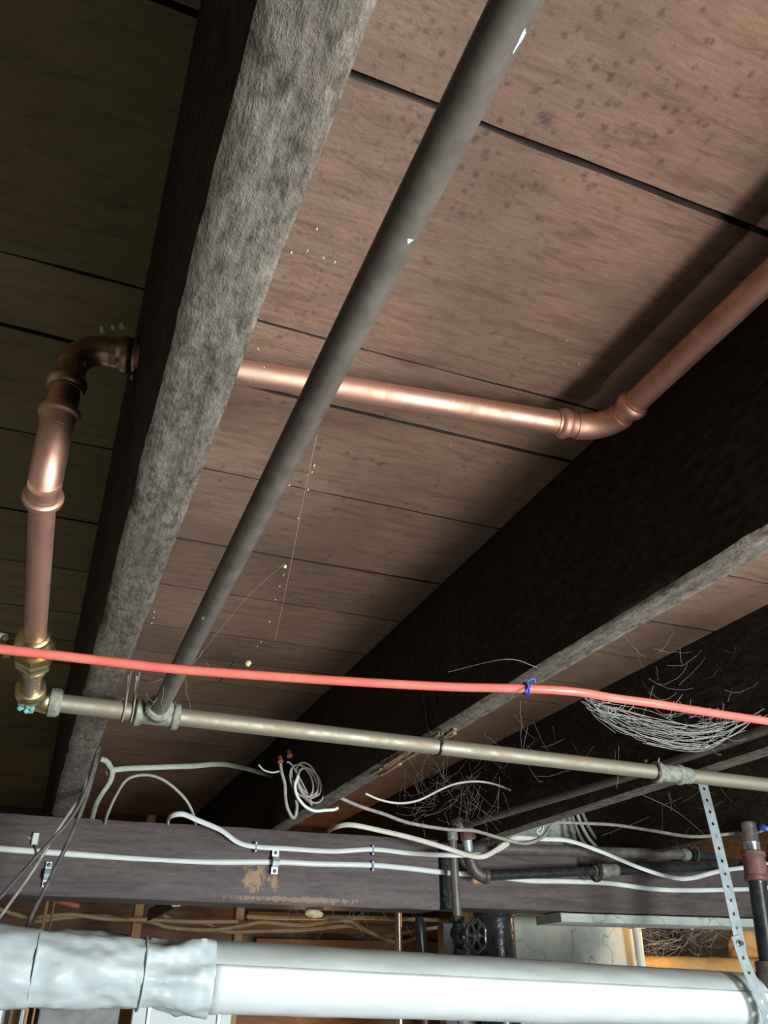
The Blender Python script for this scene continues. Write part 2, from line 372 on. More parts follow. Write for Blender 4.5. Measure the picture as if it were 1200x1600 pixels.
# side furring strip seen as a second band on the near joist
# splintered wound under joist 2
mb = MB()
for k in range(26):
    y = random.uniform(1.14, 1.42); x = random.uniform(.541, .568); l = random.uniform(.03, .10)
    mb.obox(P(x, y, H-.0012+random.uniform(-.001, .001)), (random.uniform(-.06, .06), 1, random.uniform(-.02, .02)), (1, 0, 0), (0, 0, 1), l/2, random.uniform(.001, .0035), .0022, .0006)
mb.build('splinter', M_splinter, j2, smooth=False)['label'] = 'torn pale splinters on the underside'
j2.children[0]['kind'] = 'stuff'

# ------------------------------------------------------------------ beams
def beam(name, x0, x1, Ya, Yb, z0a, z0b, z1a, z1b, thick, label, mat=None):
    seg = 70; vs = []; fs = []; prof = [(0, .5), (0, 1), (.25, 1), (.5, 1), (.75, 1), (1, 1), (1, .5), (1, 0), (0, 0)]
    prof = [(0,0),(.06,0),(.3,0),(.6,0),(.94,0),(1,0),(1,1),(0,1)]
    n = len(prof)
    for k in range(seg+1):
        t = k/seg; x = x0+(x1-x0)*t
        for (v, d) in prof:
            z = (z0a+(z0b-z0a)*t)*(1-v) + (z1a+(z1b-z1a)*t)*v; y = Ya+(Yb-Ya)*t + d*thick
            wn = noise.noise(Vector((x*12, z*30, 2.2)))*.0022
            if d == 0 and v in (0, 1): y += .003; z += wn + noise.noise(Vector((x*60, v*9, 0)))*.0012
            elif d == 0: y += wn*.5
            vs.append((x, y, Z0+z))
    for k in range(seg):
        for j in range(n): fs.append((k*n+j, k*n+(j+1) % n, (k+1)*n+(j+1) % n, (k+1)*n+j))
    fs += [tuple(range(n-1, -1, -1)), tuple(seg*n+j for j in range(n))]
    return tag(MB().add(vs, fs).build(name, mat or M_beam, auto=40), label, 'beam')
beam('support_beam', -1.6, 0.975, 2.12, 2.07, .183, .178, .3435, .3435, .12, 'long purplish-brown beam under the joists at left with tan scrapes on its face')
beam('support_beam', 1.044, 3.1, 2.105, 2.105, .188, .196, .3435, .3435, .12, 'purplish-brown beam right of the dark gap, behind the strap and the black pipe')
beam('sill_board', 1.36, 3.1, 2.12, 2.12, .163, .170, .1865, .1930, .13, 'pale grey board under the right-hand beam', M_plaster)

# ------------------------------------------------------------------ pipes
def sock(mb, p, d, r, L_=.024, k=1.0, n=24):              # pressed socket with a bead ring
    mb.lathe(p, d, [(0, r*1.1*k), (L_*.45, r*1.14*k), (L_*.55, r*1.2*k), (L_*.62, r*1.38*k), (L_*.74, r*1.42*k), (L_*.85, r*1.36*k), (L_*.92, r*1.18*k), (L_, r*1.18*k), (L_, r*1.0)], n)
rc = .0113; rk = .0124
cu = thing('copper_water_pipe', P(.2, .55, .47), 'shiny copper pipe crossing under the boards through the grey joist, elbows at both ends', 'pipe')
A0 = P(-.020, .636, .515); A1 = P(.436, .576, .515)
dA = (A1-A0).normalized()
MB().tube([A0+dA*.012, A1], rk, 28).build('pipe', M_cu, cu)
# right elbow + run along the joist
E1 = P(.4800, .528, .515); D1 = P(.478, -.6, .515)
mb = MB(); mb.tube(arc(A1+dA*.010, P(.478, .571, .515), E1+Vector((0, .013, 0)), 12), rk*1.14, 24); sock(mb, A1+dA*.018, -dA, rk, .030, .93); sock(mb, E1+Vector((0, .018, 0)), (0, -1, 0), rk, .030, .93)
mb.build('elbow', M_cu, cu)
MB().tube([E1, D1], rk, 28).build('pipe', M_cu, cu)
# left elbow, drop, bend, run to the union
X = -.0515; Yc = .641
dl = Vector((0, 0, -1))
mb = MB(); mb.tube(arc(P(-.022, .637, .515), P(X, Yc-.002, .515), P(X, Yc, .490), 12), rk*1.12, 24)
sock(mb, P(-.031, .639, .515), dA, rk, .033); sock(mb, P(X, Yc, .492), dl, rk, .029)
mb.build('elbow', M_cuD, cu)['label'] = 'darker tarnished elbow beside the joist'
MB().tube([P(X, Yc, .477), P(X, Yc, .422)], rk*1.1, 24).build('pipe', M_cuD, cu)
mb = MB(); mb.tube(arc(P(X, Yc, .430), P(X+.0005, Yc-.001, .378), P(X+.001, Yc+.028, .368), 16), rk*1.14, 24)
sock(mb, P(X, Yc, .420), (0, 0, 1), rk, .024, 1.03); sock(mb, P(X+.001, Yc+.011, .3715), (0, 1, -.12), rk*.95, .026, 1.04)
mb.build('elbow', M_cu, cu)
U0 = P(-.0425, .925, .330); G0 = P(-.0415, 1.118, .322)
MB().tube([P(X+.001, Yc+.024, .3675), U0], rc, 28).build('pipe', M_cu, cu)
du = (U0-P(X+.001, Yc+.024, .3675)).normalized()
mb = MB(); mb.lathe(U0-du*.018, du, [(0, .0125), (.002, .016), (.006, .0175), (.010, .0165), (.012, .0185), (.018, .021), (.024, .0185), (.028, .017)], 28)
mb.lathe(U0+du*.010, du, [(0, .0215), (.004, .0235), (.016, .0235), (.020, .0215)], 8)
mb.lathe(U0+du*.030, du, [(0, .018), (.006, .0205), (.016, .0205), (.022, .018)], 6)
mb.lathe(U0+du*.052, du, [(0, .0165), (.012, .015), (.018, .0125)], 24)
mb.build('union', M_brass, cu, auto=30)['label'] = 'brass union with hexagonal nuts'
MB().tube([U0+du*.05, G0-du*.012], rc, 28).build('pipe', M_cuD, cu)
# stop-drain screw boss on the union's left
tg = thing('ground_clamp', U0+Vector((-.02, .02, 0)), 'small brass clamp with bolts left of the union under the red tube', 'clamp')
c = U0+du*.022
MB().lathe(c+Vector((-.022, 0, -.002)), (-1, 0, 0), [(0, .0045), (.016, .0045)], 12).build('bolt', M_brass, tg)
MB().lathe(c+Vector((-.031, -.014, .006)), (0, 1, 0), [(0, .003), (.024, .003)], 10).build('bolt', M_brass, tg)
for q in (Vector((-.0225, -.004, -.004)), Vector((-.034, -.004, -.004))):
    MB().lathe(c+q, (-1, 0, 0), [(0, .0075), (.001, .0085), (.007, .0085), (.008, .0075)], 6).build('nut', M_brass, tg, auto=20)
MB().obox(c+Vector((-.032, -.004, .010)), (1, 0, 0), (0, 1, 0), (0, 0, 1), .009, .007, .003, .001).build('jaw', M_verd, tg)

# weathered cross pipe
rg = .0118
gv = thing('weathered_cross_pipe', P(.5, 1.13, .322), 'long dull brass-grey pipe running under all the joists below the red tube', 'pipe')
def G(x): return P(x, 1.118 + (x+.0415)*.033, .322)
dg_ = (G(1)-G(0)).normalized()
mb = MB(); mb.tube(arc(G0-du*.026, G0+Vector((0, .006, 0)), G(-.012), 14), rg*1.3, 24)
mb.lathe(G0-du*.040, du, [(0, rg*1.1), (.002, rg*1.5), (.008, rg*1.55), (.011, rg*1.38), (.014, rg*1.38), (.017, rg*1.55), (.023, rg*1.5), (.025, rg*1.3)], 28)
mb.build('elbow', M_brass, gv)['label'] = 'brass elbow with turquoise corrosion'
MB().lathe(G(-.020), dg_, [(0, rg*1.25), (.002, rg*1.55), (.012, rg*1.55), (.016, rg*1.25)], 24).build('collar', M_verd, gv)
mb = MB()
for k in range(14):
    a = random.uniform(0, 1); q = G0 + Vector((random.uniform(-.014, .006), -.012+random.uniform(-.006, .006), -.012+random.uniform(-.006, .004)))
    mb.lathe(q, (random.uniform(-1, 1), -1, -1), [(0, .002), (.0008, .0036), (.002, .0025), (.0026, .0005)], 7)
mb.build('corrosion_crust', M_teal, gv)
gv.children[-1]['kind'] = 'stuff'; gv.children[-1]['label'] = 'turquoise corrosion crust'
MB().tube([G(-.012), G(.092)], rg, 28).build('pipe', M_oldpipe, gv)
Tx = .118
mb = MB(); mb.tube([G(Tx-.022), G(Tx+.022)], rg*1.22, 24)
for sgn in (-1, 1): mb.lathe(G(Tx+sgn*.018), dg_*sgn, [(0, rg*1.2), (.003, rg*1.5), (.010, rg*1.55), (.012, rg*1.3), (.012, rg)], 24)
mb.lathe(G(Tx), (0, -1, .06), [(0, rg*1.2), (.014, rg*1.25), (.018, rg*1.5), (.027, rg*1.55), (.030, rg*1.3), (.030, rg)], 24)
mb.build('tee_fitting', M_verd, gv)
MB().tube([G(Tx+.03), G(.962)], rg, 28).build('pipe', M_oldpipe, gv)
mb = MB(); mb.lathe(G(.950), dg_, [(0, rg*1.05), (.002, rg*1.45), (.010, rg*1.5), (.013, rg*1.2), (.045, rg*1.2), (.048, rg*1.45), (.056, rg*1.45), (.060, rg*1.25), (.078, rg*1.12), (.080, rg)], 24)
mb.build('coupling', M_verd, gv)
MB().tube([G(1.0), G(1.9)], rg, 28).build('pipe', M_oldpipe, gv)

# dull grey pipe
dk = thing('grey_branch_pipe', P(.12, .6, .35), 'dull dark grey pipe running along beside the near joist down to the tee', 'pipe')
T0 = G(Tx)+Vector((0, -.024, .0015)); N0 = P(.1246, .47, .361); dd = (N0-T0).normalized()
MB().tube([T0, N0 + dd*.75], .0112, 32).build('pipe', M_grey, dk)
def patch_on(px, py, w, l, name='paint_fleck'):
    # small fleck lying on the pipe surface facing the viewer
    best = None
    t = 0
    r_ = Vector(ray(px, py).tolist()).normalized(); o_ = Vector((0, 0, Z0))
    # closest approach
    d1 = dd; w0 = o_-T0; a = 1; b_ = r_.dot(d1); c_ = 1; d_ = r_.dot(w0); e_ = d1.dot(w0)
    den = 1-b_*b_; s_ = (b_*e_-d_)/den; t_ = (e_-b_*d_)/den
    pp = o_+r_*s_; pa = T0+d1*t_; nrm = (pp-pa)
    toward = (o_-pa); toward -= d1*toward.dot(d1); toward.normalize()
    off = nrm - toward*nrm.dot(toward); q = off.length; q = min(q, .0105)
    side = off.normalized() if off.length > 1e-5 else d1.cross(toward)
    n_ = (side*q + toward*math.sqrt(max(0, .0112**2-q*q))).normalized()
    mb = MB(); vs = [pa+n_*.0116]; m = 14; u = d1; v = n_.cross(d1)
    for k in range(m):
        an = 2*math.pi*k/m; rr = 1+.3*math.sin(3*an+px)+.15*math.sin(7*an)
        x_ = math.cos(an)*l*rr; y_ = math.sin(an)*w*rr
        ang = y_/.0112; vs.append(pa+u*x_+(n_*math.cos(ang)+v*math.sin(ang))*.0114)
    mb.add(vs, [(0, 1+k, 1+(k+1) % m) for k in range(m)]); return mb.build(name, M_paint, dk)
patch_on(816, 55, .0014, .0055); patch_on(646, 364, .0018, .0016); patch_on(324, 952, .001, .004)

# J hook over the cross pipe at joist 2, wire hooks and clip
def hook(px, label, off=.012, up=.10, r=.0016, mat=M_darkw, wide=rg+.0022, tilt=0.0):
    cx = px
    c0 = G(cx)
    t_ = thing('pipe_hook', c0+Vector((0, 0, up)), label, 'hook')
    pts = [c0+Vector((tilt, wide+.004, up))]
    pts += [c0+Vector((tilt*.3, wide, .01))]
    for k in range(9):
        a = math.pi*k/8; pts.append(c0+Vector((0, wide*math.cos(a), -wide*math.sin(a))))
    pts += [c0+Vector((0, -wide, .012)), c0+Vector((tilt, -wide-.003, up*.98))]
    MB().tube(spline(pts, 5), r, 8).build('hook_wire', mat, t_)
    MB().lathe(c0+Vector((tilt, wide+.004, up-.002)), (0, 0, 1), [(0, r*1.2), (.003, r*2.4), (.006, r*2.4)], 8).build('hook_end', mat, t_)
    return t_
hook(.541, 'thin black wire hook holding the cross pipe beside the dark joist', up=.105, tilt=-.018)
hook(.951, 'black wire clip around the cross pipe at its corroded coupling', up=.02)
for dx, lab in ((.075, 'left thin rusty wire tie over the cross pipe next to the near joist'), (.086, 'right thin rusty wire tie over the cross pipe next to the near joist')):
    h_ = hook(dx, lab, up=.05, r=.0011, mat=M_dusty)

# ------------------------------------------------------------------ red tube
def cable(name, pts, r, mat, label, cat='cable', sq=(1, 1), group=None, k=8, n=10, up=None):
    o = MB().tube(spline(pts, k), r, n, sq=sq, up=up).build(name, mat, auto=60); return tag(o, label, cat, group)
rp = [(-300, 975), (-60, 1007), (0, 1014), (130, 1029), (260, 1044), (400, 1055), (550, 1065), (700, 1073), (822, 1076), (900, 1081), (960, 1091), (1020, 1099), (1100, 1112), (1200, 1127), (1290, 1140), (1500, 1168), (1900, 1222)]
cable('red_tube', [az(x, y, .250) for x, y in rp], .0042, M_red, 'bright red plastic tube strung across the picture in front of the joists', 'tube', n=16)
# blue tie
c = az(822, 1076, .250); mb = MB()
for s_ in (-.0012, .0012): mb.tube([c+Vector((s_+.0004*math.sin(a*3), .0054*math.cos(a), .0054*math.sin(a))) for a in [2*math.pi*k/16 for k in range(17)]], .0010, 6)
mb.tube(spline([c+Vector((0, -.005, 0)), c+Vector((-.003, -.009, .004)), c+Vector((.003, -.010, .007)), c+Vector((.006, -.008, .004))]), .0009, 6)
mb.tube(spline([c+Vector((0, -.005, 0)), c+Vector((-.004, -.008, -.004)), c+Vector((-.007, -.008, -.007))]), .0009, 6)
tag(mb.build('cable_tie', M_blue), 'blue twist tie knotted around the red tube', 'tie')

# ------------------------------------------------------------------ insulated pipe (jacketed)
DY = 1.70
def DC(x): return P(x, DY, .037 - (x+.02)*.0328)
def jacket(x0, x1, r0, r1, amp, name, mat, parent, a0=0, a1=2*math.pi, seg=80, n=48, thick=0):
    vs = []; fs = []; full = abs(a1-a0-2*math.pi) < .01
    for k in range(seg+1):
        t = k/seg; x = x0+(x1-x0)*t; c = DC(x); r = r0+(r1-r0)*t
        for j in range(n + (0 if full else 1)):
            an = a0+(a1-a0)*j/n
            q = Vector((x*6, math.cos(an)*1.2, math.sin(an)*1.2))
            rr = r + amp*(noise.noise(q*1.3)*1.0 + noise.noise(q*3.1)*.5 + abs(noise.noise(Vector((x*16+math.sin(an)*1.5, math.cos(an)*2.5, math.sin(an)*2.5))))*-.7)
            rr += amp*.25*noise.noise(q*9)
            vs.append(c+Vector((0, math.cos(an)*rr, math.sin(an)*rr)))
    w_ = n if full else n+1
    for k in range(seg):
        for j in range(n):
            j2_ = (j+1) % w_ if full else j+1
            fs.append((k*w_+j, (k+1)*w_+j, (k+1)*w_+j2_, k*w_+j2_))
    if full: fs += [tuple(range(n)), tuple(seg*w_+j for j in range(n-1, -1, -1))]
    o = MB().add(vs, fs).build(name, mat, parent, auto=70)
    if not full:
        so = o.modifiers.new('s', 'SOLIDIFY'); so.thickness = .0012; so.offset = 1
    return o
du_ = thing('insulated_pipe', DC(.7), 'thick white pipe wrapped in insulation jacket along the bottom, crumpled at its left end', 'pipe')
j = jacket(-1.2, .035, .066, .061, .009, 'jacket', M_jacketL, du_, seg=110); j['label'] = 'crumpled silvery jacket section'
j = jacket(.035, .215, .0590, .058, .009, 'jacket', M_jacketL, du_, seg=50); j['label'] = 'creased silvery jacket section'
j = jacket(.215, .335, .0575, .0605, .013, 'jacket', M_jacketL, du_, seg=50)
j = jacket(.335, 1.60, .0585, .0535, .0012, 'jacket', M_jacket, du_, seg=90)
j['label'] = 'smooth canvas jacket section'
for x, r in ((.035, .0618), (.215, .0592)):
    c0 = DC(x); MB().tube([c0-Vector((.0012, 0, 0)), c0+Vector((.0012, 0, 0))], r+.0004, 48, d=(1, 0, 0)).build('seam_band', M_jacketL, du_)
# lap flap: clean outer wrap on the lower front, thin air line above
j = jacket(.336, 1.585, .0597, .0545, .0010, 'lap_flap', M_flap, du_, a0=math.radians(163), a1=math.radians(330), seg=80, n=30)
j['label'] = 'cleaner white lap of the jacket'
c0 = DC(1.60)
MB().lathe(c0, (1, 0, 0), [(0, .0535), (.004, .052), (.012, .046), (.014, .030), (.014, .02)], 40).build('insulation_end', M_yellow, du_)
MB().lathe(DC(1.585), (1, 0, 0), [(0, .0560), (.001, .0565), (.014, .0560), (.016, .054)], 40).build('end_band', M_yellow, du_)

# ------------------------------------------------------------------ perforated strap
def strap(name, pts, wdir, width, pitch, label, parent=None, mat=M_galv, t=.0011):
    pts = spline(pts, 12); # resample
    L_ = [0]
    for a, b in zip(pts[:-1], pts[1:]): L_.append(L_[-1]+(b-a).length)
    tot = L_[-1]; cells = max(2, int(tot/pitch)); vs = []; fs = []
    def at(s):
        s = min(max(s, 0), tot)
        for i in range(len(L_)-1):
            if L_[i+1] >= s: break
        f = (s-L_[i])/max(1e-9, L_[i+1]-L_[i]); return pts[i].lerp(pts[i+1], f), (pts[i+1]-pts[i]).normalized()
    pc = tot/cells; R_ = pitch*.15; hw = width/2
    for cidx in range(cells):
        s0 = cidx*pc; mid = s0+pc/2; base = len(vs)
        outer = [(-1,-1),(0,-1),(1,-1),(1,0),(1,1),(0,1),(-1,1),(-1,0)]
        for side in (0, 1):
            for (a, b) in outer:
                p, d = at(mid+b*pc/2); wv = Vector(wdir); wv = (wv-d*wv.dot(d)).normalized(); nn = d.cross(wv)
                vs.append(p+wv*a*hw+nn*t*(side-.5))
            for kk in range(8):
                an = -math.pi*3/4+kk*math.pi/4
                p, d = at(mid+math.sin(an)*R_); wv = Vector(wdir); wv = (wv-d*wv.dot(d)).normalized(); nn = d.cross(wv)
                vs.append(p+wv*math.cos(an)*R_+nn*t*(side-.5))
        for kk in range(8):
            k2 = (kk+1) % 8
            fs.append((base+kk, base+k2, base+8+k2, base+8+kk)); fs.append((base+16+kk, base+24+kk, base+24+k2, base+16+k2))
            fs.append((base+8+kk, base+8+k2, base+24+k2, base+24+kk))
        for (a, b) in ((2, 3), (3, 4), (6, 7), (7, 0)): fs.append((base+a, base+16+a, base+16+b, base+b))
    return MB().add(vs, fs).build(name, mat, parent, smooth=False)
SY = 1.615
st = thing('perforated_strap', ay(1150, 1440, SY), 'galvanized perforated hanger strap coming down at the right to hold the white pipe', 'strap')
s_top = ay(1090, 1195, SY+.02); s_mid = ay(1128, 1345, SY); s_low = ay(1158, 1482, SY-.0)
wd = (ay(1170, 1400, SY)-ay(1130, 1400, SY)).normalized()
strap('strap', [s_top+Vector((-.01, .01, .12)), s_top, s_mid, s_low], wd, .0285, .0275, '', st)
q = [ay(1150, 1462, SY-.004), ay(1166, 1510, SY-.004), ay(1186, 1553, SY-.006), ay(1203, 1600, SY+.002), ay(1206, 1640, SY+.03)]
strap('strap_tail', q, wd, .0285, .0275, '', st)
b0 = ay(1155, 1474, SY-.006)
MB().lathe(b0, (0, -1, 0), [(0, .0075), (.0012, .0075), (.0014, .0052), (.004, .0052), (.0045, .0046)], 8).build('bolt', M_chrome, st, auto=25)
MB().lathe(b0, (0, -1, 0), [(.0, .0045), (.009, .0045), (.0092, .001)], 10).build('bolt_end', M_iron, st)

# ------------------------------------------------------------------ right-hand riser pipe
VY = 1.655
rs = thing('capped_riser_pipe', ay(1180, 1400, VY), 'black riser pipe at the right edge with chrome-like cap and red-brown coupling', 'pipe')
pt = [ay(1169, 1283, VY), ay(1176, 1330, VY), ay(1183, 1378, VY), ay(1203, 1520, VY)]
def seglathe(a, b, prof, name, mat, n=22):
    d = (b-a).normalized(); l = (b-a).length
    return MB().lathe(a, d, [(t*l, r) for t, r in prof], n).build(name, mat, rs)
seglathe(pt[0], pt[1]+(pt[1]-pt[0])*.1, [(0, .009), (.02, .014), (.06, .0178), (.12, .0190), (.62, .0190), (.66, .0205), (.72, .0192), (1, .0192)], 'cap_nipple', M_chrome)
seglathe(pt[1], pt[2], [(0, .024), (.04, .0285), (.16, .0285), (.2, .0262), (.8, .0262), (.84, .0285), (.96, .0285), (1, .022)], 'coupling', M_redfit)
seglathe(pt[2], pt[3], [(0, .0215), (.03, .0205), (1, .0205)], 'pipe', M_black)
e0 = pt[3]
mb = MB(); mb.tube(arc(e0+Vector((0, 0, .02)), e0+Vector((.002, .0, -.045)), DC(1.615), 12), .029, 24)
mb.lathe(e0+Vector((0, 0, .025)), (0, 0, -1), [(0, .019), (.002, .028), (.018, .028), (.02, .025)], 24)
mb.build('elbow', M_iron, rs)

# ------------------------------------------------------------------ iron pipework in front of the right beam
PY = 2.03
iw = thing('black_iron_elbow_pipe', ay(740, 1330, PY), 'rusty elbow and short black pipe below the domed fitting', 'pipe')
mb = MB(); c = ay(727, 1300, PY)
mb.lathe(ay(716, 1281, PY)+Vector((0, 0, .008)), (0.15, 0, -1), [(0, .004), (.002, .011), (.006, .017), (.012, .021), (.018, .0225), (.020, .021), (.032, .019)], 22)
mb.build('domed_fitting', M_iron, iw)
a, b = ay(728, 1294, PY), ay(732, 1313, PY)
MB().lathe(a, b-a, [(0, .018), (.004, .020), ((b-a).length-.004, .0215), ((b-a).length, .019)], 20).build('coupling', M_redfit, iw)
a, b = ay(730, 1312, PY), ay(733, 1341, PY)
MB().tube([a, b], .0128, 20).build('pipe', M_galv, iw)
a2, b2 = ay(734, 1338, PY), ay(760, 1369, PY); cor = ay(738, 1372, PY)
mb = MB(); mb.tube(arc(a2, cor, b2, 14), .0160, 22); mb.lathe(a2+Vector((0,0,.004)), (cor-a2), [(0, .0145), (.002, .0185), (.010, .0185), (.013, .016)], 22); mb.lathe(b2+Vector((.004, 0, 0)), Vector((-1, 0, 0)), [(0, .0125), (.002, .0188), (.011, .0188), (.013, .016)], 22)
mb.build('elbow', M_iron, iw)
hx = [ay(756, 1369, PY), ay(932, 1361, PY)]
MB().tube(hx, .0115, 22).build('pipe', M_black, iw)
d_ = (hx[1]-hx[0]).normalized()
MB().lathe(hx[1]-d_*.008, d_, [(0, .0115), (.001, .0145), (.012, .015), (.020, .018), (.046, .018), (.055, .0165), (.075, .016), (.078, .013)], 20).build('coupling', M_verd, iw)
MB().tube([hx[1]+d_*.06, ay(1190, 1349, PY+.01)], .0145, 20).build('pipe', M_black, iw)
t_ = thing('ring_hanger', hx[1], 'black ring hanger around the coupling of the short black pipe', 'hanger')
mb = MB(); cc = hx[1]-d_*.002
mb.tube([cc+Vector((.001, .027*math.cos(a), .027*math.sin(a)+.001)) for a in [2*math.pi*k/28 for k in range(29)]], .0032, 8, sq=(1.5, .7))
mb.build('ring', M_black, t_)
MB().tube([cc+Vector((0, .024, .012)), cc+Vector((0, .07, .022))], .003, 8).build('rod', M_black, t_)

gp = thing('upper_grey_pipe', ay(900, 1330, PY+.035), 'dull grey pipe along the top of the right-hand beam with an elbow end', 'pipe')
g0, g1 = ay(775, 1326, PY+.03), ay(1066, 1335, PY+.03)
MB().tube([g0, g1], .0140, 20).build('pipe', M_grey, gp)
MB().lathe(g1-Vector((.004, 0, 0)), (1, 0, 0), [(0, .014), (.002, .0175), (.016, .0175), (.018, .015), (.026, .0155), (.028, .012)], 18).build('coupling', M_verd, gp)
MB().tube([g1+Vector((.028, 0, 0)), g1+Vector((.13, .005, 0))], .0165, 18).build('pipe', M_black, gp)
t_ = thing('split_ring', g1+Vector((.04, 0, 0)), 'grey split ring round the end of the upper grey pipe', 'hanger')
mb = MB(); cc = g1+Vector((.042, 0, 0)); mb.tube([cc+Vector((.004*math.sin(a), .022*math.cos(a), .022*math.sin(a))) for a in [math.radians(40+28*k*.38) for k in range(29)]], .0026, 8, sq=(1.8, .6)); mb.build('ring', M_galv, t_)

# diagonal pipe parallel to the joists
d0 = ay(722, 1291, PY-.002); zz = d0.z-Z0
dp = MB().tube([d0, az(1003, 1207, zz), az(1003, 1207, zz)+Vector((0, -1.9, 0))], .0085, 20).build('iron_pipe', M_grey)
tag(dp, 'thin dark pipe slanting up beneath the third joist from the domed fitting', 'pipe')

# valve riser
vr = thing('valve_pipe', ay(708, 1400, 2.02), 'grey vertical pipe with a handwheel valve in front of the tarred pipe', 'valve')
v0, v1 = ay(707, 1312, 2.02), ay(715, 1440, 2.02)
MB().tube([v0, v1], .0112, 22).build('pipe', M_grey, vr)
dv = (v1-v0).normalized()
MB().lathe(v0-dv*.028, dv, [(0, .007), (.004, .012), (.012, .0145), (.028, .014), (.03, .012)], 18).build('pipe_top', M_verd, vr)
mb = MB(); mb.lathe(v1-dv*.012, dv, [(0, .012), (.002, .018), (.014, .018), (.016, .014), (.022, .014), (.028, .020), (.043, .0225), (.058, .020), (.064, .014), (.070, .014), (.072, .018), (.088, .018), (.090, .012)], 8)
vb = v1+dv*.033
mb.lathe(vb, (.32, -1, 0), [(0, .015), (.022, .013), (.024, .016), (.032, .016), (.034, .011), (.040, .008)], 18)
mb.build('valve_body', M_black, vr)
MB().lathe(v1+dv*.08, dv, [(0, .0155), (.16, .0155)], 18).build('pipe', M_verd, vr)
hd = Vector((.35, -1, -.05)).normalized(); hc = vb+Vector((.32, -1, 0)).normalized()*.060
hu = Vector((0, 0, 1)); hu = (hu-hd*hu.dot(hd)).normalized(); hv = hd.cross(hu)
MB().lathe(vb+Vector((.32,-1,0)).normalized()*.045, (.32, -1, 0), [(0, .0045), (.026, .0045)], 12).build('stem', M_iron, vr)
mb = MB(); R0 = .033
for k in range(1): pass
ring = [hc + (hu*math.cos(a)+hv*math.sin(a))*(R0*(1+.06*math.cos(6*a))) for a in [2*math.pi*k/60 for k in range(61)]]
mb.tube(ring, .0050, 10, caps=False)
for k in range(6):
    a = math.pi/6+2*math.pi*k/6; e = hu*math.cos(a)+hv*math.sin(a)
    mb.tube([hc+e*.006, hc+e*R0*.5, hc+e*R0*.97], [.0052, .0036, .0048], 8)
mb.lathe(hc-hd*.005, hd, [(0, .009), (.002, .0115), (.009, .0115), (.011, .007), (.011, .005), (.014, .005), (.015, .003)], 18)
mb.build('handwheel', M_black, vr)

# soil pipe with collar, dark plate and gap shade block
TY = 2.30
tp = thing('soil_pipe', ay(772, 1450, TY), 'glossy black tarred cast-iron pipe behind the handwheel', 'pipe')
a = ay(772, 1418, TY); MB().lathe(Vector((a.x, TY, a.z)), (0, 0, -1), [(0, .056), (.012, .060), (.022, .060), (.03, .054), (.60, .054)], 32).build('pipe', M_tar, tp)
pl = ay(760, 1412, TY-.075); pr = ay(831, 1415, TY-.075)
MB().obox((pl+pr)/2+Vector((0, .03, -.006)), (1, 0, 0), (0, 1, 0), (0, 0, 1), (pr-pl).length/2+.02, .055, .011, .003).build('collar_plate', M_tar, tp)
mb = MB(); c = ay(752, 1415, TY-.1)
mb.obox(c+Vector((0, 0, .004)), (1, 0, .55), (0, 1, .1), (-.55, 0, 1), .024, .012, .0016, .0004); mb.build('bent_flap', M_galv, tp)
a, b = ay(690, 1430, 2.36), ay(748, 1500, 2.36)
tag(MB().obox(Vector(((a.x+b.x)/2, 2.37, Z0-.1)), (1, 0, 0), (0, 1, 0), (0, 0, 1), abs(b.x-a.x)/2, .02, .27, .002).build('steel_plate', M_scribe), 'dark grey plate standing left of the tarred pipe', 'plate')
a, b = ay(693, 1350, 2.21), ay(706, 1350, 2.21)
MB_ = MB().obox(Vector((1.0095, 2.125, Z0+.262)), (1, 0, 0), (0, 1, 0), (0, 0, 1), .0335, .035, .080, .002).build('gap_shade_block', M_tar)  # added near-black block, stands in for the shade inside the beam gap
tag(MB_, 'near-black block added for the shade in the gap between the two beams', 'block')
# tool-like handle hanging left of plate
a, b = ay(655, 1432, 2.4), ay(662, 1500, 2.4)
th_ = thing('lever_handle', a, 'dark rounded lever left of the grey plate', 'handle')
MB().tube([a, a.lerp(b, .2), a.lerp(b, .6), a.lerp(b, 1)], [.010, .019, .015, .012], 12, sq=(1, .7)).build('lever', M_black, th_)
MB().tube([b, b+Vector((0, 0, -.4))], .009, 10).build('rod', M_iron, th_)
a = ay(622, 1408, 2.4)
tag(MB().tube([a, Vector((a.x+.008, a.y, 1.1))], .0105, 18).build('copper_riser', M_cuD), 'thin dull copper pipe standing behind the beam and the white pipe', 'pipe')

# masonry pier
px0, px1 = ay(800, 1460, 2.42).x, ay(1000, 1460, 2.42).x
mb = MB(); nx, nz = 14, 30; vs = []; fs = []
for k in range(nz+1):
    z = k/nz*(Z0+ZS-.02)
    for j_ in range(nx+1):
        x = px0+(px1-px0)*j_/nx; vs.append((x, 2.42+.006*noise.noise(Vector((x*8, z*8, 0))), z))
n0 = len(vs)
for k in range(nz+1):
    for j_ in (0, nx): vs.append((px0+(px1-px0)*j_/nx, 2.78, k/nz*(Z0+ZS-.02)))
w_ = nx+1
for k in range(nz):
    for j_ in range(nx): fs.append((k*w_+j_, k*w_+j_+1, (k+1)*w_+j_+1, (k+1)*w_+j_))
    fs.append((n0+2*k, k*w_, (k+1)*w_, n0+2*k+2)); fs.append((k*w_+nx, n0+2*k+1, n0+2*k+3, (k+1)*w_+nx)); fs.append((n0+2*k+1, n0+2*k, n0+2*k+2, n0+2*k+3))
fs += [tuple([nz*w_+j_ for j_ in range(nx+1)] + [n0+2*nz+1, n0+2*nz])]
tag(mb.add(vs, fs).build('masonry_pier', M_plaster), 'pale green-grey plastered pier with cracks behind the right-hand beam', 'pier')

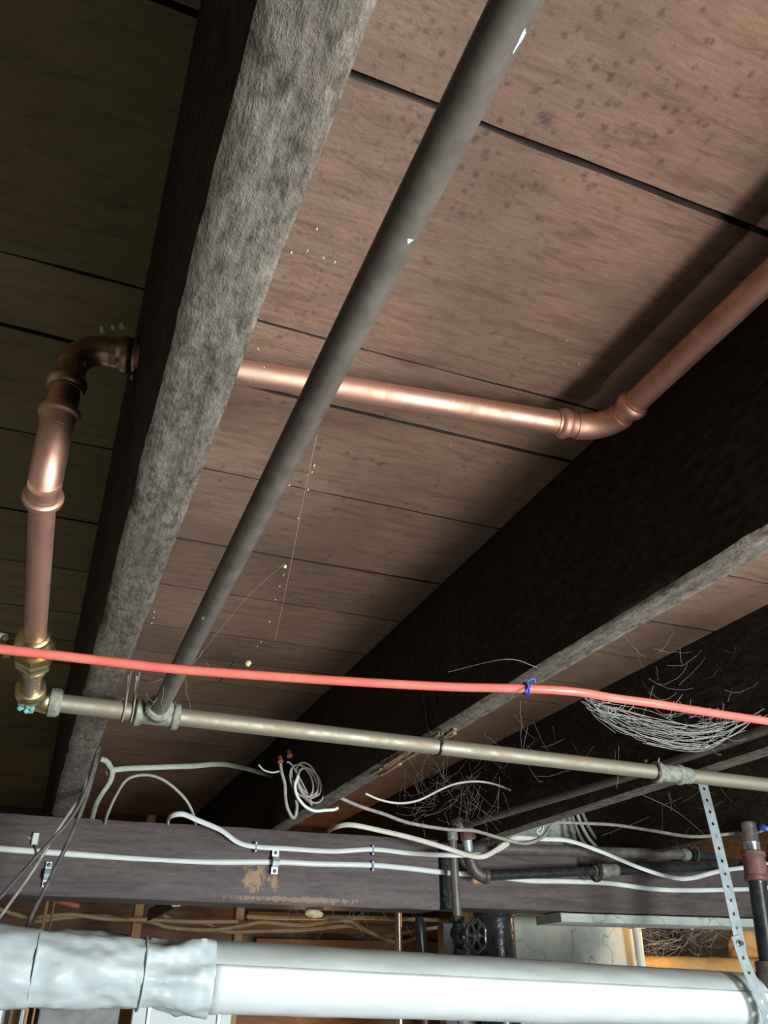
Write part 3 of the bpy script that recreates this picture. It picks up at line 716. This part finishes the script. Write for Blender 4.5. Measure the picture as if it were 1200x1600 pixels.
# ------------------------------------------------------------------ cables on and around the beams
BY = 2.075
def pc(l): return [ay(x, y, Y) for x, y, Y in l]
flat = dict(sq=(1.0, .55), up=(0, 0, 1))
cable('flat_cable', pc([(-300, 1300, BY+.03), (-60, 1320, BY+.01), (0, 1326, BY+.012), (80, 1332, BY+.012), (200, 1341, BY+.012), (320, 1347, BY+.008), (428, 1347, BY), (500, 1350, BY-.002), (583, 1352, BY-.006), (640, 1357, BY-.006), (692, 1363, BY-.006), (760, 1368, BY+.02), (828, 1376, BY+.018), (880, 1377, BY+.018), (950, 1380, BY+.018), (1020, 1389, BY+.018), (1080, 1391, BY+.018), (1180, 1389, BY+.018), (1260, 1387, BY+.018), (1700, 1395, BY+.02)]), .0062, M_white, 'lower white flat cable stapled along the face of both beams', **flat)
cable('flat_cable', pc([(262, 1287, BY+.02), (266, 1276, 2.02), (285, 1272, 2.0), (310, 1282, 2.02), (345, 1297, 2.05), (372, 1316, BY-.012), (400, 1323, BY-.010), (450, 1326, BY-.008), (520, 1330, BY-.008), (583, 1327, BY-.010), (640, 1333, BY-.010), (700, 1336, 1.99), (760, 1334, 1.98), (790, 1320, 1.98), (800, 1311, 1.98), (850, 1311, 1.98), (890, 1314, 1.98), (940, 1331, 1.98), (1000, 1356, 1.98), (1050, 1371, 1.98), (1080, 1372, 1.98), (1120, 1362, 1.98), (1160, 1356, 2.0), (1240, 1350, 2.0), (1700, 1372, 2.07)]), .0062, M_white, 'upper white flat cable rising over the beam at left and sagging at right', **flat)
cable('flat_cable', pc([(512, 1299, BY+.02), (525, 1292, 2.02), (550, 1289, 1.99), (600, 1299, 1.98), (650, 1311, 1.97), (700, 1326, 1.96), (735, 1337, 1.96), (760, 1337, 1.96), (790, 1318, 1.96), (806, 1309, 1.97), (840, 1311, 1.97)]), .0060, M_cream, 'cream flat cable lifting off the beam top near the second joist', **flat)
cable('dusty_cable', pc([(524, 1243, 1.9), (560, 1259, 1.9), (600, 1272, 1.9), (640, 1286, 1.9), (700, 1296, 1.9), (740, 1298, 1.9), (780, 1309, 1.92), (820, 1318, 1.95), (848, 1308, 1.97), (858, 1294, 2.0), (870, 1286, 2.0), (900, 1286, 1.99), (960, 1289, 1.93), (1020, 1298, 1.86), (1080, 1307, 1.78), (1140, 1303, 1.71), (1180, 1296, 1.70), (1230, 1285, 1.60), (1500, 1275, 1.5)]), .0042, M_dusty, 'dusty grey cable crossing above the right-hand beam to the right edge')
cable('thin_wire', pc([(571, 1240, 1.85), (595, 1250, 1.85), (625, 1255, 1.85), (655, 1250, 1.85), (690, 1233, 1.85), (715, 1224, 1.85), (745, 1221, 1.85), (775, 1226, 1.85), (808, 1240, 1.88), (832, 1257, 1.9), (845, 1276, 1.92), (849, 1292, 1.95), (844, 1303, 1.95), (839, 1299, 1.95), (845, 1294, 1.95)]), .0026, M_cream, 'thin cream wire waving up and over to the right of the second joist')
cable('flat_cable', pc([(158, 1186, 1.9), (166, 1189, 1.9), (172, 1197, 1.9), (176, 1206, 1.9), (172, 1222, 1.92), (160, 1240, 1.95), (150, 1258, 2.0), (144, 1280, BY+.03), (142, 1295, BY+.03)]), .0056, M_green, 'short greyed cable curling down beside the near joist behind the beam', **flat)
cable('flat_cable', pc([(166, 1208, 1.92), (185, 1202, 1.92), (240, 1199, 1.95), (300, 1197, 1.97), (345, 1194, 2.0), (385, 1201, 2.05), (420, 1211, 2.1), (455, 1218, 2.15)]), .0060, M_green, 'long greyed flat cable running right from the near joist into the dark bay', **flat)
cable('flat_cable', pc([(163, 1290, BY+.03), (168, 1272, 2.05), (180, 1245, 2.02), (197, 1219, 2.0), (220, 1211, 2.0), (245, 1214, 2.0), (270, 1229, 2.0), (292, 1252, 2.02), (303, 1275, 2.05), (306, 1292, BY+.03)]), .0060, M_green, 'greyed cable arching like a hoop above the left beam', **flat)
cable('dark_cable', pc([(152, 1172, 1.75), (145, 1205, 1.75), (130, 1245, 1.75), (108, 1283, 1.75), (60, 1335, 1.75), (25, 1375, 1.75), (-20, 1425, 1.75), (-60, 1470, 1.75)]), .0036, M_dark, 'dark cable falling leftmost from the near joist across the beam')
cable('dark_cable', pc([(155, 1168, 1.76), (148, 1200, 1.76), (136, 1242, 1.77), (118, 1290, 1.78), (95, 1340, 1.79), (70, 1390, 1.80), (50, 1430, 1.81), (35, 1470, 1.82)]), .0042, M_dark, 'thicker dark cable dropping behind the white pipe at left')
cable('dark_cable', pc([(136, 1205, 1.8), (128, 1240, 1.8), (95, 1290, 1.8), (55, 1355, 1.8), (20, 1405, 1.8), (-20, 1460, 1.8)]), .0030, M_dusty, 'thin dusty cable hanging between the two darker ones at left')
cable('thin_wire', pc([(-40, 1294, BY+.02), (0, 1301, BY+.02), (30, 1306, BY+.02), (52, 1311, BY+.015)]), .0034, M_dusty, 'short brownish wire ending in a white clip at the left edge')
cl = ay(55, 1311, BY+.01); tag(MB().obox(cl, (0, 0, 1), (1, 0, 0), (0, 1, 0), .012, .0065, .006, .002).build('cable_clip', M_white), 'white clip at the end of the brown wire on the left beam', 'clip')
cable('thin_wire', pc([(54, 1318, BY+.01), (57, 1332, BY+.002), (60, 1345, BY+.012)]), .002, M_dark, 'tiny dark wire under the white clip')
# bay wires: coil and leads with wire nuts
CY = 1.68
def W(l, **k): return pc([(x, y, CY+(t if isinstance(t, float) else 0)) for x, y, t in l])
coil = []
for k in range(150):
    a = 2*math.pi*k/26; f = k/150
    cx, cy = 478+7*math.sin(f*9), 1222+5*math.cos(f*7); R_ = 1+.12*math.sin(f*23)
    dx, dy = math.cos(a)*16*R_, math.sin(a)*27*R_
    an = -.45; coil.append((cx+dx*math.cos(an)-dy*math.sin(an), cy+dx*math.sin(an)+dy*math.cos(an), .006*math.sin(f*31)))
cable('wire_coil', pc([(448, 1191, CY), (458, 1197, CY)]) + pc([(x, y, CY+t) for x, y, t in coil[8:]]), .0019, M_dusty, 'small coil of thin grey-green wire hanging in the dark bay', 'wire', k=2, n=7)
cable('thin_wire', pc([(466, 1212, CY-.01), (461, 1228, CY-.01), (465, 1245, CY-.01), (477, 1260, CY-.01), (492, 1267, CY-.01), (508, 1266, CY-.01), (522, 1265, CY-.01), (528, 1262, CY-.01)]), .0032, M_white, 'white wire end curving below the wire coil')
cable('thin_wire', pc([(438, 1190, CY), (440, 1206, CY), (445, 1225, CY), (446, 1245, CY), (449, 1262, CY), (456, 1276, CY), (461, 1276, CY), (464, 1262, CY), (463, 1250, CY)]), .0034, M_dusty, 'dusty wire dropping from the rust-coloured wire nut left of the coil')
cable('thin_wire', pc([(404, 1195, CY), (412, 1203, CY), (425, 1207, CY), (436, 1205, CY)]), .0018, M_green, 'very thin wire tail left of the wire nuts')
M_nut = plain('rust_red_plastic', (.20, .06, .03), (.30, .11, .06), .5, 0, 60)
for (x, y, lab) in ((437, 1187, 'lower rust-coloured wire nut above the coil'), (451, 1178, 'upper rust-coloured wire nut deeper in the dark bay')):
    tag(MB().lathe(ay(x, y-5, CY), (.1, -.5, -1), [(0, .002), (.001, .0045), (.009, .0052), (.012, .0064), (.014, .0064), (.015, .004)], 12).build('wire_nut', M_nut, auto=30), lab, 'wire nut')

# staples and brackets
def staple(px, py, lab):
    c = ay(px, py, BY-.012); t = thing('cable_staple', c, lab, 'staple')
    mb = MB(); mb.obox(c, (0, 0, 1), (1, 0, 0), (0, 1, 0), .0115, .0026, .0016, .0006); mb.obox(c+Vector((0, .012, .0095)), (0, 1, 0), (1, 0, 0), (0, 0, 1), .013, .0022, .0014); mb.obox(c+Vector((0, .012, -.0095)), (0, 1, 0), (1, 0, 0), (0, 0, 1), .013, .0022, .0014)
    mb.build('saddle', M_stapleblue, t, smooth=False)
    for s_ in (-.0088, .0088): MB().lathe(c+Vector((0, -.0012, s_)), (0, -1, 0), [(0, .0022), (.001, .0020), (.0014, .0008)], 8).build('nail', M_chrome, t)
staple(400, 1323, 'blue staple on the upper white cable near the metal pipe strap'); staple(583, 1328, 'blue staple on the upper white cable, above another staple'); staple(583, 1353, 'blue staple on the lower white cable, below another staple')
def bracket(px, y0, y1, lab, w_=.008, yb=2.067):
    a = ay(px, y0, yb); b = ay(px+1, y1, yb); t = thing('pipe_strap', a, lab, 'strap')
    c = (a+b)/2; hgt = (a-b).length/2
    pts = [(hgt, .0), (hgt*.45, .0), (hgt*.34, -.010), (-.0, -.014), (-hgt*.34, -.010), (-hgt*.45, 0), (-hgt, 0)]
    vs = []; fs = []
    for (z, y) in pts:
        for x in (-w_, w_):
            for d in (0, -.0018): vs.append((c.x+x, c.y+y+d, c.z+z))
    for k in range(len(pts)-1):
        q = k*4
        fs += [(q, q+2, q+6, q+4), (q+1, q+5, q+7, q+3), (q, q+4, q+5, q+1), (q+2, q+3, q+7, q+6)]
    fs += [(0, 1, 3, 2), (len(vs)-4, len(vs)-2, len(vs)-1, len(vs)-3)]
    MB().add(vs, fs).build('band', M_galv, t, auto=30)
    for z in (hgt*.75, -hgt*.75): MB().lathe(Vector((c.x, c.y-.0018, c.z+z)), (0, -1, 0), [(0, .0046), (.0016, .0042), (.0024, .002)], 12).build('screw', M_iron, t)
bracket(429, 1328, 1366, 'small galvanized pipe strap screwed over the lower white cable')
bracket(73, 1347, 1386, 'galvanized bracket with screws under the cable at the left end of the beam', .006, 2.081)

# cable bundle before the pier
for k in range(7):
    x = 893+k*9; s = 14+3*k
    cable('bundle_cable', pc([(x-8+s*.2, 1255+k, 2.36), (x, 1272, 2.35), (x+s*.55, 1294+k, 2.33), (x+s*1.2, 1313, 2.31), (x+s*2.2, 1330, 2.30), (x+s*3, 1342, 2.30)]), .0052, [M_dusty, M_white, M_green][k % 3], ('first', 'second', 'third', 'fourth', 'fifth', 'sixth', 'seventh')[k] + ' cable from the left in the bundle draped before the pale pier', 'cable', group='cable bundle before the pier')
cable('bundle_cable', pc([(962, 1262, 2.30), (976, 1275, 2.29), (985, 1292, 2.28), (988, 1312, 2.27), (987, 1330, 2.26), (986, 1345, 2.26)]), .0048, M_green, 'outer cable curving down at the right end of the bundle by the pier', 'cable')
cable('thin_wire', pc([(1160, 1303, 1.68), (1175, 1297, 1.67), (1186, 1300, 1.65), (1195, 1296, 1.62), (1215, 1292, 1.6)]), .0030, M_cream, 'short cream wire by the blue cap at the right edge')
tag(MB().lathe(ay(1190, 1293, 1.62), (1, 0, 0), [(0, .005), (.002, .008), (.02, .008), (.022, .006)], 12).build('cap', M_blue, bpy.data.objects['thin_wire.004']), 'blue cap')

# ------------------------------------------------------------------ space behind the beams
def stud(x, w_, Y, lab, mat=M_wood2, top=.50, bot=-1.68, nm='wall_stud'):
    a = ay(x, 1440, Y); b = ay(x+w_, 1440, Y); c = (a+b)/2
    tag(MB().obox(Vector((c.x, Y+.02, Z0+(top+bot)/2)), (0, 0, 1), (1, 0, 0), (0, 1, 0), (top-bot)/2, (b.x-a.x)/2, .02, .002).build(nm, mat, smooth=False), lab, 'stud')
stud(208, 14, 2.9, 'orange-lit wooden stud behind the beam at left'); stud(368, 13, 2.9, 'orange-lit wooden stud behind the beam, right of the other one')
stud(44, 16, 2.7, 'pale wooden stud seen under the left end of the white pipe', bot=-1.68, top=0.0)
stud(66, 5, 2.6, 'thin tan upright by the left dark cable', top=.30, bot=-.3, nm='thin_batten'); stud(78, 3, 2.6, 'thinnest tan upright beside the thin batten at left', top=.30, bot=-.3, nm='thin_batten')
# boards at the back
def plank(x0, x1, Y, z0, z1, lab, mat=M_backw, t=.02):
    a = ay(x0, 1450, Y).x; b = ay(x1, 1450, Y).x
    tag(MB().obox(Vector(((a+b)/2, Y, Z0+(z0+z1)/2)), (1, 0, 0), (0, 1, 0), (0, 0, 1), (b-a)/2, t, (z1-z0)/2, .002).build('back_plank', mat, smooth=False), lab, 'plank')
plank(385, 690, 3.32, .228, .258, 'upper long plank lit orange behind the beam')
plank(400, 700, 3.32, .02, .17, 'broad lower brown plank behind the orange cables')
plank(-60, 205, 3.32, .03, .17, 'broad dark plank at the left behind the beam', M_joistD)
plank(990, 1240, 3.32, .265, .31, 'plank lit warm above the tan insulation at right')
cable('tan_cable', pc([(-40, 1415, 2.75), (0, 1421, 2.75), (45, 1433, 2.75), (110, 1429, 2.75), (170, 1436, 2.75), (230, 1437, 2.75), (300, 1440, 2.75), (372, 1440, 2.75)]), .0060, M_tan, 'upper tan cable behind the beam at far left')
cable('tan_cable', pc([(55, 1440, 2.8), (120, 1432, 2.8), (180, 1433, 2.8), (235, 1440, 2.8), (265, 1449, 2.8), (330, 1453, 2.8), (380, 1446, 2.8), (410, 1441, 2.8), (470, 1445, 2.8), (540, 1438, 2.8), (575, 1455, 2.8), (620, 1472, 2.8), (650, 1466, 2.8)]), .0062, M_tan, 'long tan cable sagging behind the beam from left to centre')
cable('tan_cable', pc([(255, 1430, 2.85), (280, 1440, 2.85), (320, 1442, 2.85), (350, 1455, 2.85), (400, 1455, 2.85), (460, 1453, 2.85), (535, 1447, 2.85), (560, 1449, 2.85), (600, 1462, 2.85), (640, 1455, 2.85), (690, 1448, 2.85)]), .0060, M_tan, 'lower tan cable behind the beam in the centre')
cable('tan_cable', pc([(385, 1432, 2.95), (450, 1434, 2.95), (560, 1434, 2.95), (700, 1438, 2.95)]), .0070, M_tan, 'straight tan cable under the orange plank')
cable('red_rod', pc([(84, 1405, 2.7), (100, 1410, 2.7), (124, 1416, 2.7)]), .008, M_red, 'short red rod glimpsed under the left beam', 'rod')
a = ay(232, 1430, 2.6); b = ay(292, 1398, 2.20)
tag(MB().obox((a+b)/2, b-a, (0, 1, .1), (0, 0, 1), (b-a).length/2, .02, .014, .002).build('brace', M_backw, smooth=False), 'short slanting brace under the left beam', 'brace')
for (x, y, lab) in ((275, 1414, 'pale paper scrap under the left beam at the brace'), (490, 1427, 'yellow-lit paper scrap under the beam near its middle')):
    c = ay(x, y, 2.20)+Vector((0, 0, .0)); mb = MB(); m = 9; vs = [c]
    ww = .025 if x == 490 else .013
    for k in range(m):
        an = 2*math.pi*k/m; rr = random.uniform(.7, 1.15); vs.append(c+Vector((math.cos(an)*ww*rr, random.uniform(-.006, .006), math.sin(an)*ww*.45*rr)))
    o = mb.add(vs, [(0, 1+k, 1+(k+1) % m) for k in range(m)]).build('paper_scrap', M_fluff); so = o.modifiers.new('s', 'SOLIDIFY'); so.thickness = .0015
    tag(o, lab, 'scrap')
c = ay(1080, 1439, 2.40); lb = thing('light_bulb', c, 'glowing bulb end peeking out under the sill board at right', 'bulb')
M_glow, nt, b = nodes('bulb_glow'); b.inputs['Base Color'].default_value = (1, .8, .45, 1); b.inputs['Emission Color'].default_value = (1, .72, .33, 1); b.inputs['Emission Strength'].default_value = 6
MB().lathe(c+Vector((0, 0, -.024)), (0, 0, 1), [(0, .004), (.003, .013), (.009, .021), (.018, .026), (.028, .028), (.038, .026), (.055, .018), (.065, .013)], 20).build('glass', M_glow, lb)
MB().lathe(c+Vector((0, 0, .04)), (0, 0, 1), [(0, .013), (.002, .016), (.03, .016), (.034, .020), (.30, .004)], 16).build('socket', M_black, lb)
# white capped post and insulation rolls at right
M_whitep = plain('white_enamel', (.75, .72, .62), (.82, .80, .72), .4)
a = ay(992, 1432, 2.36); b = ay(999, 1500, 2.36)
wp = thing('white_post', a, 'slim white tapering post with square cap right of the pier', 'post')
MB().obox(a+Vector((0, 0, -.016)), (0, 0, 1), (1, 0, 0), (0, 1, 0), .018, .020, .018, .003).build('cap', M_whitep, wp)
MB().tube([a+Vector((0, 0, -.034)), Vector((b.x, b.y, b.z-.3))], [.014, .009], 16).build('shaft', M_whitep, wp)
def roll(p0, p1, r, lab, amp=.006):
    mb = MB(); vs = []; fs = []; n = 28; seg = 36; d = (p1-p0)
    u = Vector((0, 0, 1)); u = (u-d.normalized()*u.dot(d.normalized())).normalized(); v = d.normalized().cross(u)
    for k in range(seg+1):
        t = k/seg; c = p0+d*t; e = min(1, 8*min(t, 1-t)+.75)
        for j_ in range(n):
            an = 2*math.pi*j_/n; dr = u*math.cos(an)+v*math.sin(an); rr = r*e + amp*noise.noise((c+dr*r)*22) + amp*.6*abs(noise.noise((c+dr*r)*50))
            vs.append(c+dr*rr)
    for k in range(seg):
        for j_ in range(n): fs.append((k*n+j_, k*n+(j_+1) % n, (k+1)*n+(j_+1) % n, (k+1)*n+j_))
    fs += [tuple(range(n-1, -1, -1)), tuple(seg*n+j_ for j_ in range(n))]
    tag(mb.add(vs, fs).build('insulation_roll', M_insul), lab, 'insulation')
roll(ay(995, 1510, 2.62), ay(1600, 1526, 2.62), .034, 'long tan insulation-wrapped pipe behind the strap at lower right', .004)
roll(ay(1165, 1425, 2.75), ay(1168, 1520, 2.72), .055, 'crumpled tan insulation bulge behind the black riser pipe', .014)

# things glimpsed under the white pipe
def pane(x0, x1, Y, z0, z1, name, mat, lab, cat, ribs=()):
    a = ay(x0, 1590, Y).x; b = ay(x1, 1590, Y).x
    t = thing(name, Vector((a, Y, Z0+z0)), lab, cat)
    MB().obox(Vector(((a+b)/2, Y+.015, Z0+(z0+z1)/2)), (0, 0, 1), (1, 0, 0), (0, 1, 0), (z1-z0)/2, (b-a)/2, .015, .003).build('panel', mat, t, smooth=False)
    for rx in ribs:
        c = ay(rx, 1590, Y-.004).x; MB().obox(Vector((c, Y-.004, Z0+(z0+z1)/2)), (0, 0, 1), (1, 0, 0), (0, 1, 0), (z1-z0)/2-.003, .006, .005, .002).build('rib', M_galv, t, smooth=False)
pane(-40, 38, 2.75, -1.69, -.02, 'wall_panel', M_panel, 'white panel under the left end of the insulated pipe', 'panel', (0, 30))
pane(60, 186, 2.75, -1.69, -.03, 'wall_block', M_foil, 'grey rough block under the insulated pipe at left', 'block')
pane(206, 362, 2.75, -1.69, -.03, 'wall_panel', M_panel, 'wide white ribbed panel under the insulated pipe', 'panel', (232, 342))
pane(364, 1000, 3.2, -1.69, -.04, 'wall_panel', M_backw, 'brown board wall under the insulated pipe in the centre', 'panel')

# ------------------------------------------------------------------ cobwebs
def strand(mb, a, b, sag, r=.00028, k=7, jit=.0015):
    a, b = Vector(a), Vector(b); pts = []
    for i in range(k+1):
        t = i/k; p = a.lerp(b, t)+Vector((0, 0, -sag*4*t*(1-t)))
        if 0 < i < k: p += Vector((random.uniform(-jit, jit), random.uniform(-jit, jit), random.uniform(-jit, jit)))
        pts.append(p)
    mb.tube(pts, r, 3, caps=False)
mb = MB()
def wp_(x, y, Y): return ay(x, y, Y)
web = [(915, 1092), (935, 1120), (970, 1140), (1010, 1158), (1060, 1170), (1098, 1172), (1130, 1160), (1160, 1140), (1195, 1115)]
for s in range(46):
    Y = .98+random.uniform(-.05, .05); i0 = random.randint(0, 3); i1 = random.randint(i0+2, len(web)-1); pts = []
    oy = random.uniform(-45, 3); 
    for i in range(i0, i1+1):
        x, y = web[i]; pts.append(ay(x+random.uniform(-9, 9), y+oy*(.2+.8*math.sin(math.pi*i/8))+random.uniform(-6, 6), Y))
    mb.tube(spline(pts, 4), random.choice((.0002, .0003, .00045)), 3, caps=False)
for s in range(60):
    x = random.uniform(1040, 1140); y = random.uniform(1095, 1160); Y = .98+random.uniform(-.05, .05)
    an = random.uniform(0, 6.28); l = random.uniform(12, 45)
    strand(mb, ay(x, y, Y), ay(x+math.cos(an)*l, y+math.sin(an)*l*.7, Y+random.uniform(-.03, .03)), random.uniform(0, .006), .00022, 4, .002)
for s in range(16):
    x = random.uniform(930, 985); y = random.uniform(1095, 1120); Y = .98
    an = random.uniform(0, 6.28); l = random.uniform(8, 25)
    strand(mb, ay(x, y, Y), ay(x+math.cos(an)*l, y+math.sin(an)*l*.7, Y), random.uniform(0, .004), .0005, 4, .002)
tag(mb.build('cobweb', M_web, smooth=False), 'thick sagging cobweb under the red tube at right', 'cobweb', kind='stuff')
def webby(name, lab, boxes, cnt, r, lmin, lmax):
    mb = MB()
    for s in range(cnt):
        x0, y0, x1, y1, Y0_, Y1_ = random.choice(boxes); x = random.uniform(x0, x1); y = random.uniform(y0, y1); Y = random.uniform(Y0_, Y1_)
        an = random.uniform(0, 6.28); l = random.uniform(lmin, lmax)
        strand(mb, ay(x, y, Y), ay(x+math.cos(an)*l, y+math.sin(an)*l, Y+random.uniform(-.05, .05)), random.uniform(0, .012), r*.75, 5, .0016)
    return tag(mb.build(name, M_web, smooth=False), lab, 'cobweb', kind='stuff')
webby('cobweb', 'fine tangled cobwebs in the dark bay right of the second joist', [(620, 1180, 800, 1280, 1.6, 1.95), (650, 1210, 760, 1290, 1.7, 1.95)], 110, .00017, 15, 60)
webby('cobweb', 'stray cobweb threads between the second and third joists', [(1000, 1000, 1190, 1090, 1.0, 1.1), (800, 1150, 1000, 1200, 1.2, 1.4), (1000, 1240, 1160, 1320, 1.7, 2.0)], 60, .0002, 20, 80)
webby('cobweb', 'golden-lit cobweb tangle behind the strap above the insulation roll', [(1010, 1440, 1110, 1490, 2.5, 2.9)], 130, .0005, 15, 60)
webby('cobweb', 'few dusty threads around the tee of the grey pipe', [(190, 1060, 280, 1130, 1.0, 1.1), (230, 1000, 330, 1060, .95, 1.1)], 14, .00018, 15, 60)
webby('cobweb', 'loose cobweb threads under the beam in the centre', [(440, 1405, 690, 1470, 2.3, 2.6)], 40, .0004, 15, 60)
mb = MB()
for pts in ([(495, 680), (470, 800), (455, 880), (430, 1000)], [(445, 880), (380, 940), (300, 1040)], [(700, 1050), (790, 1030), (840, 1043)], [(1000, 1240), (1060, 1270), (1110, 1312)]):
    z = .40 if pts[0][1] < 1000 else .33
    mb.tube(spline([az(x, y, z) for x, y in pts], 5), .00016 if z > .35 else .0003, 3, caps=False)
tag(mb.build('cobweb', M_web, smooth=False), 'single hanging threads that carry the straw flecks', 'cobweb', kind='stuff')

# ------------------------------------------------------------------ straw flecks caught in threads
def fleck(x, y, w_, h_, lab, z=.40, group=None):
    c = az(x, y, z); m = 8; vs = []; fs = []
    for (sx, rr) in ((-1, .3), (-.5, .9), (0, 1.1), (.5, .85), (1, .3)):
        for k in range(m):
            an = 2*math.pi*k/m; q = rr*random.uniform(.7, 1.3)
            vs.append(c+Vector((math.cos(an)*w_*q, sx*h_*1.3, math.sin(an)*w_*q)))
    for i in range(4):
        for k in range(m): fs.append((i*m+k, i*m+(k+1) % m, (i+1)*m+(k+1) % m, (i+1)*m+k))
    fs += [tuple(range(m-1, -1, -1)), tuple(4*m+k for k in range(m))]
    tag(MB().add(vs, fs).build('straw_fleck', M_fluff, smooth=False), lab, 'fleck', group)
fleck(388, 1037, .0036, .0035, 'largest crumpled straw fleck just above the red tube')
fleck(445, 885, .0018, .0022, 'straw fleck caught at the crossing of two threads')
fleck(420, 972, .0009, .0032, 'sliver of straw hanging above the red tube')
fleck(490, 728, .0010, .0022, 'upper yellow fleck right of the grey pipe')
small = [(481, 765), (452, 758), (487, 738), (443, 898), (437, 916), (430, 937), (408, 1003), (402, 1010), (466, 810)]
for x, y in small: fleck(x, y, .0007, .0012, 'tiny straw speck dangling on a thread between the grey pipe and the dark joist', group='tiny straw specks on threads')
for x, y, q in ((241, 956, 'top'), (240, 965, 'middle'), (237, 974, 'lowest')): fleck(x, y, .0009, .0012, q+' tiny straw speck of three at the lower right edge of the near joist', .42, 'straw specks at the near joist')
for x, y in ((403, 545), (412, 574), (455, 395), (480, 392), (495, 358), (523, 410), (505, 403), (398, 590)): fleck(x, y, .0006, .0011, 'minute pale speck on the boards beside the near joist', .455, 'minute specks near the joist')
for x, y in ((885, 532), (882, 568), (905, 569), (703, 697)): fleck(x, y, .0006, .0014, 'minute pale speck on the boards above the copper elbow', .56, 'minute specks above the elbow')
# straw round the pipe where it enters the joist
for (x, y, w_, h_), lb_ in zip(((160, 516, .0030, .0034), (178, 512, .0026, .0022), (192, 509, .0034, .0022), (207, 590, .0020, .0030)), ('left of the three yellow foam crumbs above the copper elbow', 'middle of the three yellow foam crumbs above the copper elbow', 'right of the three yellow foam crumbs above the copper elbow', 'yellow foam crumb below the copper fitting at the near joist')):
    fleck(x, y, w_, h_, lb_, .52, 'foam crumbs at the left elbow')
